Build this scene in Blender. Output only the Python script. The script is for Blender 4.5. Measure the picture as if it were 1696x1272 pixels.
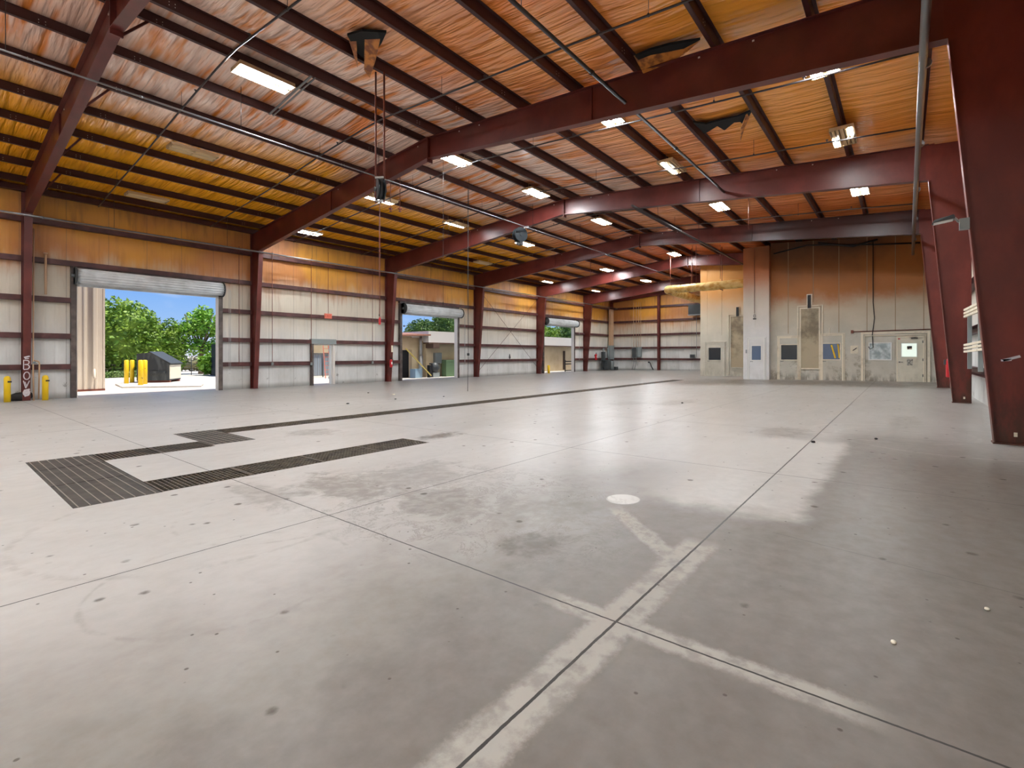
import bpy, math, random
from mathutils import Vector, Matrix
random.seed(7)
for o in list(bpy.data.objects): bpy.data.objects.remove(o, do_unlink=True)
SC = bpy.context.scene; COL = SC.collection
PI = math.pi

# ------------------------------------------------------------------ camera
# world: X runs down the length of the hall, Y towards the door wall, Z up
F, U0, VH, UL = 796.0, 848.0, 587.3, 1497.0
_n = math.hypot(UL-U0, F); CC, SS = (UL-U0)/_n, F/_n
EYE = 1.603
cam = bpy.data.cameras.new('camera'); camo = bpy.data.objects.new('camera', cam); COL.objects.link(camo)
cam.sensor_fit = 'HORIZONTAL'; cam.sensor_width = 36.0; cam.lens = 36.0*F/1696.0
cam.shift_x = 0.0; cam.shift_y = -(636.0-VH)/1696.0
cam.clip_start = 0.05; cam.clip_end = 2000
camo.location = (0, 0, EYE)
camo.rotation_euler = (PI/2, 0, math.atan2(CC, SS)*1.0 - 0.0)
# forward direction = (SS, CC)
camo.rotation_euler = (PI/2, 0, math.atan2(CC, SS) - PI/2)
SC.camera = camo

def ray(u, v):
    l = (u-U0)/F
    return (l*CC+SS, -l*SS+CC, -(v-VH)/F)
def atX(u, v, X):
    d = ray(u, v); t = X/d[0]; return Vector((X, d[1]*t, EYE+d[2]*t))
def atY(u, v, Y):
    d = ray(u, v); t = Y/d[1]; return Vector((d[0]*t, Y, EYE+d[2]*t))
def atZ(u, v, Z):
    d = ray(u, v); t = (Z-EYE)/d[2]; return Vector((d[0]*t, d[1]*t, Z))

# ------------------------------------------------------------------ light
SC.view_settings.view_transform = 'Standard'; SC.view_settings.look = 'None'
SC.view_settings.gamma = 1.0; SC.view_settings.exposure = 0.14
SC.view_settings.use_curve_mapping = False
LAMP = 215.0        # radiance of a lit tube
TUBE = (0.90, 0.955, 1.0)

def srgb(r, g, b):
    f = lambda c: (c/255/12.92) if c/255 <= 0.04045 else ((c/255+0.055)/1.055)**2.4
    return (f(r), f(g), f(b), 1.0)

class S:                                   # socket with arithmetic
    def __init__(s, nt, k): s.nt, s.k = nt, k
    def _m(s, op, *a, clamp=False):
        n = s.nt.nodes.new('ShaderNodeMath'); n.operation = op; n.use_clamp = clamp
        for i, x in enumerate((s,)+a):
            if isinstance(x, S): s.nt.links.new(x.k, n.inputs[i])
            else: n.inputs[i].default_value = float(x)
        return S(s.nt, n.outputs[0])
    def __add__(s, o): return s._m('ADD', o)
    __radd__ = __add__
    def __mul__(s, o): return s._m('MULTIPLY', o)
    __rmul__ = __mul__
    def __sub__(s, o): return s._m('SUBTRACT', o)
    def __rsub__(s, o): return (s*-1.0)+o
    def __truediv__(s, o): return s._m('DIVIDE', o)
    def abs(s): return s._m('ABSOLUTE')
    def mn(s, o): return s._m('MINIMUM', o)
    def mx(s, o): return s._m('MAXIMUM', o)
    def gt(s, o): return s._m('GREATER_THAN', o)
    def lt(s, o): return s._m('LESS_THAN', o)
    def pow(s, o): return s._m('POWER', o)
    def sin(s): return s._m('SINE')
    def mod(s, o): return s._m('FLOORED_MODULO', o)
    def sqrt(s): return s._m('SQRT')
    def ss(s, a, b, lo=0.0, hi=1.0):       # smoothstep map
        n = s.nt.nodes.new('ShaderNodeMapRange'); n.interpolation_type = 'SMOOTHSTEP'
        s.nt.links.new(s.k, n.inputs['Value'])
        n.inputs['From Min'].default_value = a; n.inputs['From Max'].default_value = b
        n.inputs['To Min'].default_value = lo; n.inputs['To Max'].default_value = hi
        return S(s.nt, n.outputs[0])

class Mat:
    def __init__(s, name, rough=0.6, metal=0.0, spec=0.5):
        s.m = bpy.data.materials.new(name); s.m.use_nodes = True
        s.nt = s.m.node_tree; s.b = s.nt.nodes['Principled BSDF']
        s.b.inputs['Roughness'].default_value = rough; s.b.inputs['Metallic'].default_value = metal
        s.b.inputs['Specular IOR Level'].default_value = spec
        s._c = None
    def xyz(s):
        if s._c is None:
            t = s.nt.nodes.new('ShaderNodeTexCoord'); n = s.nt.nodes.new('ShaderNodeSeparateXYZ')
            g = s.nt.nodes.new('ShaderNodeNewGeometry')
            s.nt.links.new(g.outputs['Position'], n.inputs[0]); s.pos = g.outputs['Position']
            s._c = [S(s.nt, n.outputs[i]) for i in range(3)]
        return s._c
    def vec(s, x, y, z):
        n = s.nt.nodes.new('ShaderNodeCombineXYZ')
        for i, q in enumerate((x, y, z)):
            if isinstance(q, S): s.nt.links.new(q.k, n.inputs[i])
            else: n.inputs[i].default_value = q
        return n.outputs[0]
    def noise(s, scale, sx=1, sy=1, sz=1, detail=4, rough=0.5, dist=0.0, off=0.0):
        x, y, z = s.xyz(); n = s.nt.nodes.new('ShaderNodeTexNoise')
        s.nt.links.new(s.vec(x*sx+off, y*sy, z*sz), n.inputs['Vector'])
        n.inputs['Scale'].default_value = scale; n.inputs['Detail'].default_value = detail
        n.inputs['Roughness'].default_value = rough; n.inputs['Distortion'].default_value = dist
        return S(s.nt, n.outputs['Fac'])
    def voro(s, scale, sx=1, sy=1, sz=1, rnd=1.0, feat='F1'):
        x, y, z = s.xyz(); n = s.nt.nodes.new('ShaderNodeTexVoronoi'); n.feature = feat
        s.nt.links.new(s.vec(x*sx, y*sy, z*sz), n.inputs['Vector'])
        n.inputs['Scale'].default_value = scale; n.inputs['Randomness'].default_value = rnd
        return n
    def mix(s, f, a, b):
        n = s.nt.nodes.new('ShaderNodeMix'); n.data_type = 'RGBA'; n.clamp_factor = True
        s._in(n.inputs[0], f); s._in(n.inputs[6], a); s._in(n.inputs[7], b)
        return n.outputs[2]
    def _in(s, k, v):
        if isinstance(v, S): s.nt.links.new(v.k, k)
        elif isinstance(v, bpy.types.NodeSocket): s.nt.links.new(v, k)
        else: k.default_value = v
    def base(s, c): s._in(s.b.inputs['Base Color'], c); return s
    def rough(s, c): s._in(s.b.inputs['Roughness'], c); return s
    def bump(s, h, strength=0.3, dist=0.02):
        n = s.nt.nodes.new('ShaderNodeBump'); s._in(n.inputs['Height'], h)
        n.inputs['Strength'].default_value = strength; n.inputs['Distance'].default_value = dist
        s.nt.links.new(n.outputs[0], s.b.inputs['Normal']); return s
    def emit(s, c, k):
        s.b.inputs['Emission Color'].default_value = c; s.b.inputs['Emission Strength'].default_value = k; return s

# world: clear blue with soft cloud
W = bpy.data.worlds.new('sky'); SC.world = W; W.use_nodes = True
nt = W.node_tree; bg = nt.nodes['Background']
tc = nt.nodes.new('ShaderNodeTexCoord'); sp = nt.nodes.new('ShaderNodeSeparateXYZ'); nt.links.new(tc.outputs['Generated'], sp.inputs[0])
zz = S(nt, sp.outputs[2])
rmp = nt.nodes.new('ShaderNodeValToRGB'); nt.links.new((zz.mx(0.0)).k, rmp.inputs[0])
cr = rmp.color_ramp; cr.elements[0].position = 0.0; cr.elements[0].color = srgb(178, 208, 244)
cr.elements[1].position = 0.9; cr.elements[1].color = srgb(70, 130, 220)
e = cr.elements.new(0.12); e.color = srgb(122, 174, 242)
nz = nt.nodes.new('ShaderNodeTexNoise'); mp = nt.nodes.new('ShaderNodeMapping'); mp.inputs['Scale'].default_value = (2.2, 2.2, 7.0); mp.inputs['Location'].default_value = (3.1, 1.7, 0.4)
nt.links.new(tc.outputs['Generated'], mp.inputs[0]); nt.links.new(mp.outputs[0], nz.inputs['Vector']); nz.inputs['Scale'].default_value = 1.6; nz.inputs['Detail'].default_value = 6
cl = S(nt, nz.outputs['Fac']).ss(0.47, 0.66)
mx = nt.nodes.new('ShaderNodeMix'); mx.data_type = 'RGBA'; nt.links.new(cl.k, mx.inputs[0]); nt.links.new(rmp.outputs[0], mx.inputs[6]); mx.inputs[7].default_value = srgb(238, 240, 246)
nt.links.new(mx.outputs[2], bg.inputs['Color']); bg.inputs['Strength'].default_value = 0.95
sun = bpy.data.lights.new('sun', 'SUN'); sun.energy = 6.0; sun.angle = math.radians(2.5); sun.color = (1.0, 0.95, 0.86)
so = bpy.data.objects.new('sun', sun); COL.objects.link(so)
so.rotation_euler = Vector((-0.30, 0.24, -1.0)).to_track_quat('-Z', 'Y').to_euler()

# ------------------------------------------------------------------ mesh helpers
class MB:
    def __init__(s): s.v, s.f, s.mi, s.sm = [], [], [], []; s.cur = 0
    def m(s, i): s.cur = i; return s
    def add(s, vs, fs, smooth=False):
        b = len(s.v); s.v += [tuple(p) for p in vs]
        for f in fs: s.f.append(tuple(b+i for i in f)); s.mi.append(s.cur); s.sm.append(smooth)
        return s
    def box(s, x0, x1, y0, y1, z0, z1):
        x0, x1 = sorted((x0, x1)); y0, y1 = sorted((y0, y1)); z0, z1 = sorted((z0, z1))
        vs = [(x, y, z) for z in (z0, z1) for y in (y0, y1) for x in (x0, x1)]
        return s.add(vs, [(0, 2, 3, 1), (4, 5, 7, 6), (0, 1, 5, 4), (2, 6, 7, 3), (0, 4, 6, 2), (1, 3, 7, 5)])
    def hexa(s, a, b):                     # two quads a (4) and b (4), lofted
        return s.add(list(a)+list(b), [(3, 2, 1, 0), (4, 5, 6, 7), (0, 1, 5, 4), (1, 2, 6, 5), (2, 3, 7, 6), (3, 0, 4, 7)])
    def bar(s, p, q, w, h=None, up=(0, 0, 1)):   # rectangular bar from p to q
        h = h or w; p = Vector(p); q = Vector(q); d = (q-p).normalized(); up = Vector(up)
        if abs(d.dot(up)) > 0.98: up = Vector((1, 0, 0))
        a = d.cross(up).normalized(); c = a.cross(d).normalized()
        o = [(-.5, -.5), (.5, -.5), (.5, .5), (-.5, .5)]
        return s.hexa([p+a*w*i+c*h*j for i, j in o], [q+a*w*i+c*h*j for i, j in o])
    def tube(s, pts, r, n=10, caps=True):
        pts = [Vector(p) for p in pts]; rs = r if isinstance(r, (list, tuple)) else [r]*len(pts)
        rings = []; ref = None
        for i, p in enumerate(pts):
            d = (pts[min(i+1, len(pts)-1)]-pts[max(i-1, 0)])
            d = d.normalized() if d.length > 1e-9 else Vector((0, 0, 1))
            if ref is None:
                ref = Vector((0, 0, 1)) if abs(d.z) < 0.9 else Vector((1, 0, 0))
            a = (ref - d*ref.dot(d)).normalized(); c = d.cross(a); ref = a
            rings.append([p+(a*math.cos(2*PI*k/n)+c*math.sin(2*PI*k/n))*rs[i] for k in range(n)])
        b = len(s.v)
        for rg in rings: s.v += [tuple(x) for x in rg]
        for i in range(len(pts)-1):
            for k in range(n):
                k2 = (k+1) % n
                s.f.append((b+i*n+k, b+i*n+k2, b+(i+1)*n+k2, b+(i+1)*n+k)); s.mi.append(s.cur); s.sm.append(True)
        if caps:
            s.f.append(tuple(b+k for k in range(n-1, -1, -1))); s.mi.append(s.cur); s.sm.append(False)
            e = b+(len(pts)-1)*n
            s.f.append(tuple(e+k for k in range(n))); s.mi.append(s.cur); s.sm.append(False)
        return s
    def prism(s, poly, ax, a, b):          # polygon (2D) extruded along axis ax from a to b
        def P(p, t):
            if ax == 0: return (t, p[0], p[1])
            if ax == 1: return (p[0], t, p[1])
            return (p[0], p[1], t)
        n = len(poly)
        return s.add([P(p, a) for p in poly]+[P(p, b) for p in poly],
                     [tuple(range(n-1, -1, -1)), tuple(range(n, 2*n))]+[(i, (i+1) % n, n+(i+1) % n, n+i) for i in range(n)])
    def ball(s, c, rx, ry=None, rz=None, n=10, m=7):
        ry = ry or rx; rz = rz or rx; vs = [(c[0], c[1], c[2]-rz)]; fs = []
        for i in range(1, m):
            t = -PI/2+PI*i/m
            for k in range(n): vs.append((c[0]+rx*math.cos(t)*math.cos(2*PI*k/n), c[1]+ry*math.cos(t)*math.sin(2*PI*k/n), c[2]+rz*math.sin(t)))
        vs.append((c[0], c[1], c[2]+rz)); T = len(vs)-1
        for k in range(n):
            fs.append((0, 1+(k+1) % n, 1+k)); fs.append((T, T-n+k, T-n+(k+1) % n))
        for i in range(m-2):
            for k in range(n):
                a = 1+i*n+k; b2 = 1+i*n+(k+1) % n; fs.append((a, b2, b2+n, a+n))
        return s.add(vs, fs, True)
    def build(s, name, mat, parent=None, loc=None):
        me = bpy.data.meshes.new(name); me.from_pydata(s.v, [], s.f)
        mats = mat if isinstance(mat, (list, tuple)) else [mat]
        for q in mats: me.materials.append(q.m if isinstance(q, Mat) else q)
        me.polygons.foreach_set('material_index', s.mi); me.polygons.foreach_set('use_smooth', s.sm)
        me.update()
        o = bpy.data.objects.new(name, me); COL.objects.link(o)
        if loc is not None: o.location = loc
        if parent is not None: o.parent = parent
        return o
def tag(o, label=None, cat=None, group=None, kind=None):
    if label: o['label'] = label
    if cat: o['category'] = cat
    if group: o['group'] = group
    if kind: o['kind'] = kind
    return o
def struct(o): o['kind'] = 'structure'; return o
def thing(name, label, cat, loc=(0, 0, 0), group=None, rz=0.0):
    o = bpy.data.objects.new(name, None); COL.objects.link(o); o.location = loc; o.rotation_euler = (0, 0, rz)
    o.empty_display_size = 0.2
    return tag(o, label, cat, group)
def copy_tree(o, parent=None):
    c = o.copy(); COL.objects.link(c)
    if parent is not None: c.parent = parent
    for ch in list(o.children): copy_tree(ch, c)
    return c
ORD = ['first', 'second', 'third', 'fourth', 'fifth', 'sixth', 'seventh', 'eighth', 'ninth', 'tenth', 'eleventh', 'twelfth', 'thirteenth', 'fourteenth', 'fifteenth', 'sixteenth']

# ------------------------------------------------------------------ geometry of the hall
FX = [-5.34+7.62*i for i in range(7)]          # frame lines: -5.34 2.28 9.90 17.52 25.14 32.76 40.38
XE = 46.0; XB = -5.6                            # end walls
YL, YR, YC = 24.0, -1.62, 11.35                 # side walls, ridge
SL = 0.01268
def zf(y): return 0.313-SL*(y+1.03)             # the slab falls towards the door wall
def zr(y): return 8.30-0.0765*abs(y-YC)         # top of rafters
def zb(y): return 7.65-0.105*abs(y-YC)          # underside of rafters
PURL = [23.05, 21.45, 19.85, 18.2, 16.6, 14.95, 13.35, 11.75, 10.97, 9.35, 7.73, 6.11, 4.49, 2.87, 1.25, -0.37]

# ------------------------------------------------------------------ materials
def steel_mat():
    m = Mat('dark red steel', 0.38); n = m.noise(1.4, detail=5); g = m.noise(14, detail=3)
    c = m.mix(n.ss(.35, .7), srgb(84, 33, 28), srgb(104, 44, 38)); c = m.mix(g.ss(.35, .8)*0.15, c, srgb(60, 28, 24))
    x, y, z = m.xyz(); c = m.mix((x+n*3).ss(20, 26)*(y+n*3).ss(10, 5)*z.ss(5.5, 6.5)*.7, c, srgb(38, 26, 24))
    m.base(c); m.rough(n*0.10+0.33); return m
M_STEEL = steel_mat()
def colsteel():
    m = Mat('scorched red steel', 0.42); x, y, z = m.xyz(); n = m.noise(1.3, sz=.5, detail=6, rough=.6)
    g = m.noise(9, sz=.35, detail=5, rough=.65)
    c = m.mix(n.ss(.35, .68), srgb(92, 33, 26), srgb(116, 46, 36))
    low = (z+n*1.6).ss(2.9, 1.0)
    c = m.mix(low*g.ss(.35, .6)*0.85, c, srgb(58, 34, 24)); c = m.mix((z+n).ss(1.5, 0.6)*0.6, c, srgb(74, 46, 30))
    m.base(c); m.rough(n*0.3+0.3); return m
M_COLR = colsteel()
M_PURL = Mat('purlin steel', 0.5).base(srgb(62, 26, 24))
M_PURL.rough(M_PURL.noise(2)*0.3+0.35)
M_GIRT = Mat('girt steel', 0.5); M_GIRT.base(M_GIRT.mix(M_GIRT.noise(3, detail=5).ss(.35, .7), srgb(66, 34, 34), srgb(92, 52, 50)))
M_BOLT = Mat('bright bolt', 0.3).base(srgb(210, 205, 200))
M_GALV = Mat('galvanised steel', 0.4, 0.6); M_GALV.base(M_GALV.mix(M_GALV.noise(6), srgb(150, 152, 152), srgb(190, 192, 192)))
M_PIPE = Mat('dark pipe', 0.4, 0.0).base(srgb(44, 36, 36))
M_PIPEG = Mat('grey pipe', 0.28, 0.5).base(srgb(120, 120, 122))
M_BLACK = Mat('black plastic', 0.5).base(srgb(26, 27, 30))
M_DARKGREY = Mat('dark grey metal', 0.5, 0.2).base(srgb(70, 74, 76))
M_GREYBOX = Mat('grey painted box', 0.5).base(srgb(134, 142, 142))
M_WHITE = Mat('white paint', 0.5).base(srgb(228, 228, 224))
M_CREAM = Mat('cream paint', 0.5).base(srgb(226, 218, 196))
M_YEL = Mat('yellow bollard paint', 0.45); M_YEL.base(M_YEL.mix(M_YEL.noise(7, detail=6).ss(.66, .72), srgb(236, 196, 20), srgb(90, 70, 30)))
M_REDP = Mat('red paint', 0.35).base(srgb(196, 34, 44))
M_RUST = Mat('rusty brown pipe', 0.5).base(srgb(112, 56, 40))
M_TAN = Mat('tan pvc pipe', 0.5).base(srgb(196, 160, 128))
M_RUB = Mat('black rubber', 0.6).base(srgb(30, 28, 28))

def vinyl(name, orange_from, orange_full, soot=6.6, side='y', ridge=0.3):
    """white vinyl faced insulation, browned by smoke from a height up"""
    m = Mat(name, 0.5); x, y, z = m.xyz(); a = x if side == 'y' else y
    sx, sy = (1, .2) if side == 'y' else (.2, 1)
    st = m.noise(1.1, sx=1.0, sy=1.0, sz=.35, detail=6, rough=.6); fine = m.noise(5.5, sz=.12, detail=4)
    big = m.noise(.28, detail=3, off=4)
    h = z + (st-.5)*1.5 + (fine-.5)*0.8
    c = m.mix(st.ss(.3, .7), srgb(196, 196, 192), srgb(222, 222, 220))
    c = m.mix(h.ss(1.5, 3.9)*0.75, c, srgb(206, 192, 168))
    c = m.mix(h.ss(orange_from, orange_full), c, m.mix(big.ss(.4, .62), srgb(186, 122, 66), srgb(214, 152, 58)))
    c = m.mix(fine.ss(.50, .75)*h.ss(2.5, 5.2)*0.35, c, srgb(122, 78, 48))
    c = m.mix(h.ss(soot, soot+1.3)*0.65, c, srgb(92, 60, 42))
    # seams every 1.22 m and dust at the foot
    seam = ((a+0.3).mod(1.22)-0.61).abs().gt(0.60)
    c = m.mix(seam*0.45, c, srgb(90, 80, 70))
    dirt = m.noise(3.2, detail=7, rough=.7).ss(.60, .70)*z.ss(1.7, .2)
    c = m.mix(dirt*0.7, c, srgb(70, 66, 56)); c = m.mix(z.ss(.30, .02)*.55, c, srgb(66, 62, 52))
    m.base(c)
    w = (a*(2*PI/0.30)).sin().ss(.55, 1.0)
    m.bump(w*ridge+m.noise(2.2, detail=3, sz=.6)*1.0+seam*-.6, 0.35, 0.03)
    return m
M_VIN = vinyl('smoke stained wall vinyl', 4.3, 5.5)
M_VINF = vinyl('smoke stained end wall vinyl', 3.6, 5.6, soot=7.6, side='x', ridge=.8)

def ceil_mat():
    m = Mat('scorched roof insulation', 0.3, spec=0.5); x, y, z = m.xyz(); m.b.inputs['IOR'].default_value = 2.0
    big = m.noise(.20, detail=3); med = m.noise(.5, sx=1.3, sy=.8, detail=3, rough=.5)
    fold = m.noise(5.0, sy=.07, detail=2, rough=.5, dist=.1)
    fold2 = m.noise(11, sy=.07, detail=2, rough=.5, off=5)
    taut = y.ss(3.0, 7.5, .28, 1.0)                     # the right hand slope hangs smooth
    ora = m.mix(med.ss(.3, .7), srgb(226, 128, 52), srgb(240, 156, 84))
    gold = srgb(255, 176, 32)
    c = m.mix((y+(big-.5)*7).ss(14.5, 18.0)*x.ss(34, 24), ora, gold)
    c = m.mix((y+(big-.5)*4).ss(4.6, 2.2)*x.ss(19, 14)*.8, c, srgb(244, 164, 50))
    c = m.mix((x+(big-.5)*10).ss(17, 32)*y.ss(20, 14)*.7, c, srgb(226, 112, 60))
    # white sheen near the ridge of the first bays, painted into the base colour
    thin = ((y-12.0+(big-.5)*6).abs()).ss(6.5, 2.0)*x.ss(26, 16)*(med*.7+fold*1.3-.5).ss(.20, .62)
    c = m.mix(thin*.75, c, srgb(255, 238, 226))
    c = m.mix(fold.ss(.50, .74)*.38*taut, c, srgb(170, 84, 26))
    c = m.mix((m.noise(.45, detail=4, off=9)+(x-26)*.03+(2-y)*.02).ss(.70, .95)*.5, c, srgb(80, 38, 26))
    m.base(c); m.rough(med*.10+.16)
    m.bump((fold*1.0+fold2*.30)*taut, 1.0, 0.20); return m
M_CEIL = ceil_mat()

def panel_mat(name, lo=(206, 202, 190), dirty=1.0, o0=4.6, o1=6.3, hi=(190, 122, 64), soot=1.0):
    m = Mat(name, 0.55); x, y, z = m.xyz(); st = m.noise(.9, detail=7, rough=.62); fi = m.noise(6, sz=.25, detail=5, rough=.6)
    h = z+(st-.5)*1.3
    c = m.mix(st.ss(.35, .7), srgb(*lo), srgb(min(255, lo[0]+16), min(255, lo[1]+16), min(255, lo[2]+18)))
    c = m.mix(h.ss(2.2, o0)*.5, c, srgb(206, 186, 152))
    c = m.mix(h.ss(o0-.4, o1), c, srgb(*hi))
    c = m.mix((h-((y-3.4).abs()-1.6).mx(0)*.6).ss(4.9, 7.6)*.85*soot, c, srgb(46, 32, 24))
    c = m.mix((m.noise(1.6, detail=7, rough=.7, off=3)+(z*-.05)).ss(.47, .62)*dirty*z.ss(4.6, 1.6)*.6, c, srgb(120, 108, 84))
    c = m.mix(z.ss(.75, .3)*fi.ss(.4, .6)*.6*dirty, c, srgb(84, 74, 56))
    m.base(c); m.bump(fi, .08, .01); return m
M_BOOTH = panel_mat('sooty booth panel', (190, 186, 172), 1.0, 4.2, 5.0, (170, 106, 46))
M_TOWER = panel_mat('white booth panel', (212, 212, 210), .12, 4.6, 6.4, (190, 118, 70), .8)
M_RBOOTH = panel_mat('beige booth panel', (200, 196, 180), .35, 4.3, 6.0, (206, 146, 74), 0.0)
M_TRIMC = Mat('booth door trim', 0.5); M_TRIMC.base(M_TRIMC.mix(M_TRIMC.noise(3, detail=5).ss(.5, .75)*.4, srgb(232, 222, 200), srgb(160, 145, 115)))
M_GLASSD = Mat('dark window glass', 0.06, spec=.8).base(srgb(30, 36, 46))
M_GLASSB = Mat('blue window glass', 0.08, spec=.8).base(srgb(84, 104, 134))
M_GLASSM = Mat('milky window glass', 0.2); M_GLASSM.base(M_GLASSM.mix(M_GLASSM.noise(4, detail=5).ss(.35, .65), srgb(150, 164, 168), srgb(214, 226, 226)))

def floor_mat():
    m = Mat('worn concrete slab', 0.3, spec=.5); x, y, z = m.xyz()
    n1 = m.noise(.35, detail=5); n2 = m.noise(1.5, detail=7, rough=.6); n3 = m.noise(9, detail=6, rough=.6); sw = m.noise(.8, sx=.5, sy=1.4, detail=6, dist=1.5)
    wob = (n2-.5)
    n4 = m.noise(2.2, sx=.5, sy=1.6, detail=8, rough=.7, dist=.4, off=3)
    c = m.mix(n1.ss(.3, .7), srgb(172, 170, 165), srgb(186, 184, 180))
    c = m.mix(n2.ss(.35, .85)*.30, c, srgb(162, 158, 152)); c = m.mix(n4.ss(.35, .7)*.30, c, srgb(168, 166, 162)); c = m.mix(n3.ss(.35, .75)*.22, c, srgb(150, 146, 140))
    c = m.mix((x+wob*4).ss(6, 15)*.62, c, srgb(146, 143, 137))  # far slab darkened in the base colour to offset the many lamps there
    # darker brown over the near slabs, fading out towards larger x and y
    near_brown = (y+wob*1.2-(x-2.1)*.03+(n1-.5)*2.0).ss(3.9, 1.5)*(x+(n1-.5)*3).ss(7.4, 4.0)
    near_brown2 = (y+wob*.4).ss(1.0, .55)*(x+wob*2+(n1-.5)*6).ss(13, 7)
    c = m.mix(near_brown.mx(near_brown2)*(n3*.3+.68), c, srgb(88, 79, 68))
    far = (x+wob*1.0).ss(4.3, 4.6)*y.ss(3.6, 1.1)
    # bleached strip beside the joint y=1.1 (x 4.3..8.5)
    strip = (y+wob*.35+(n3-.5)*.15).ss(.54, .74)*(y).ss(2.6, 1.2)*(x+wob*1.2).ss(4.1, 4.6)*(x+wob).ss(8.9, 8.4)
    c = m.mix(strip*(n3*.6+.4), c, srgb(204, 202, 196))
    # lime halo along the joints
    hn = m.noise(16, detail=5, rough=.75)-.5
    hx = ((y-1.1).abs()+hn*.09+wob*.05).ss(.13, .07)*x.ss(3.55, 3.35)
    hy = ((x-2.16).abs()+hn*.07+wob*.04).ss(.095, .045)*(y+wob*.4).ss(1.6, 1.35)*y.ss(-.05, .25)
    # diagonal crack from the drain cap to the joint
    t = (x-3.03)*.68+(y-1.12)*.73                              # along
    q = (x-3.03)*-.73+(y-1.12)*.68                               # across
    hd = (q.abs()+hn*.10+wob*.14).ss(.085, .03)*t.ss(-.05, .02)*t.ss(1.25, .95)
    hal = hx.mx(hy).mx(hd)*(n3.ss(.34, .56)*.6+.4)
    c = m.mix(hal*.52, c, srgb(206, 203, 194))
    # round filler patch
    rp = ((x-4.07)*(x-4.07)+(y-2.0)*(y-2.0)*1.2).sqrt().ss(.17, .15); c = m.mix(rp, c, srgb(196, 194, 188))
    # dark water / oil stains of the wash bay
    dn = m.noise(2.6, detail=10, rough=.76, dist=.5)
    def blob(cx, cy, rx, ry, k):
        d = (((x-cx)/rx).pow(2.0)+((y-cy)/ry).pow(2.0)).sqrt()
        return (d+(dn-.5)*3.2).ss(1.05, .45)*k
    st = blob(2.75, 4.5, .55, .8, .6)
    for b in ((3.5, 4.3, .9, .7, .45), (3.0, 3.3, .5, .7, .6), (3.3, 2.5, .5, .5, .45), (2.73, 2.0, .25, .25, .9), (3.7, 2.15, .3, .25, .5), (4.45, 8.3, .55, .5, .5),
              (5.6, 6.1, .6, .28, .95), (13.7, 5.0, 1.3, .5, .5), (12.6, 6.1, .8, .5, .35), (24.5, 7.5, 2.4, 3.2, .75), (27.2, 3.4, 1.4, 3.4, .85), (26, 1.4, 1.0, 1.4, .5), (9.3, 1.6, .8, .5, .4), (12, .0, 1.5, .3, .35), (2.1, 4.9, .25, .9, .4)):
        st = st.mx(blob(*b))
    band = (x+(dn-.5)*3.5).ss(23.4, 25.2)*(x+(dn-.5)*1.5).ss(29.6, 28.6)*(y-4+(n2-.5)*8).abs().ss(6.5, 3.5)*(dn+n2*.5-.25).ss(.35, .55)
    st = st.mx(band)
    # thin crack-like rims
    rim = ((dn-.5).abs()).ss(.020, .004)*((((x-3.2)/1.3).pow(2.0)+((y-3.2)/2.0).pow(2.0))).ss(1.1, .6)
    c = m.mix((st*(n3.ss(.30, .62)*.5+.5)).mx(rim*.45)*.95, c, srgb(78, 68, 54))
    # tyre arcs
    for cx, cy, r, w, k in ((1.6, 4.6, 1.25, .05, .25), (2.0, 4.2, .8, .03, .25), (1.2, 3.2, .7, .03, .3), (10.2, .2, 1.1, .06, -.35), (9.8, -.6, 1.5, .06, -.35), (5.5, 14, 3.2, .06, .25)):
        d = (((x-cx).pow(2.0)+(y-cy).pow(2.0)).sqrt()-r).abs()
        c = m.mix((d+wob*.12).ss(w, w*.2)*n3.ss(.35, .6)*n2.ss(.4, .55)*abs(k), c, srgb(110, 104, 96) if k > 0 else srgb(206, 204, 198))
    # chips and pits
    v = m.voro(3.2, sx=1, sy=1); vd = S(m.nt, v.outputs['Distance']); vc = m.nt.nodes.new('ShaderNodeSeparateColor'); m.nt.links.new(v.outputs['Color'], vc.inputs[0])
    pit = (vd+(n3-.5)*.22).ss(.12, .05)*S(m.nt, vc.outputs[0]).gt(.35)*n2.ss(.36, .46)
    v2 = m.voro(11); v2c = m.nt.nodes.new('ShaderNodeSeparateColor'); m.nt.links.new(v2.outputs['Color'], v2c.inputs[0])
    pit2 = (S(m.nt, v2.outputs['Distance'])+(n3-.5)*.15).ss(.12, .06)*S(m.nt, v2c.outputs[1]).gt(.84)
    pits = pit.mx(pit2)
    c = m.mix(pits*.85, c, srgb(74, 66, 58))
    # sawn joints
    jw = .0055
    wj = (m.noise(25, detail=2)-.5)*.006
    def jt(a, at, w=jw): return (a-at+wj).abs().lt(w)
    j = jt(y, 1.1, .007).mx(jt(y, 3.75)).mx(jt(x, 2.16)).mx(jt(x, 5.95)).mx(jt(x, 9.65)).mx(jt(x, 17.3, .008)).mx(jt(y, 12.5, .01)).mx(jt(y, 18, .01)).mx(jt(x, 25, .01))
    j = j.mx(((x-3.85)*1.0+(y-.1)*-.18+wob*.03).abs().lt(.003)*y.lt(.75)*.6)
    c = m.mix(j*.97, c, srgb(24, 20, 16))
    m.base(c)
    m.rough((n4*.16+.24)+x.ss(9, 1)*.14+hal*.2+pits*.2)
    m.bump(n3*.25+n2*.15+pits*-1.2+j*-1.5, .2, .006)
    return m
M_FLOOR = floor_mat()

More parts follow.
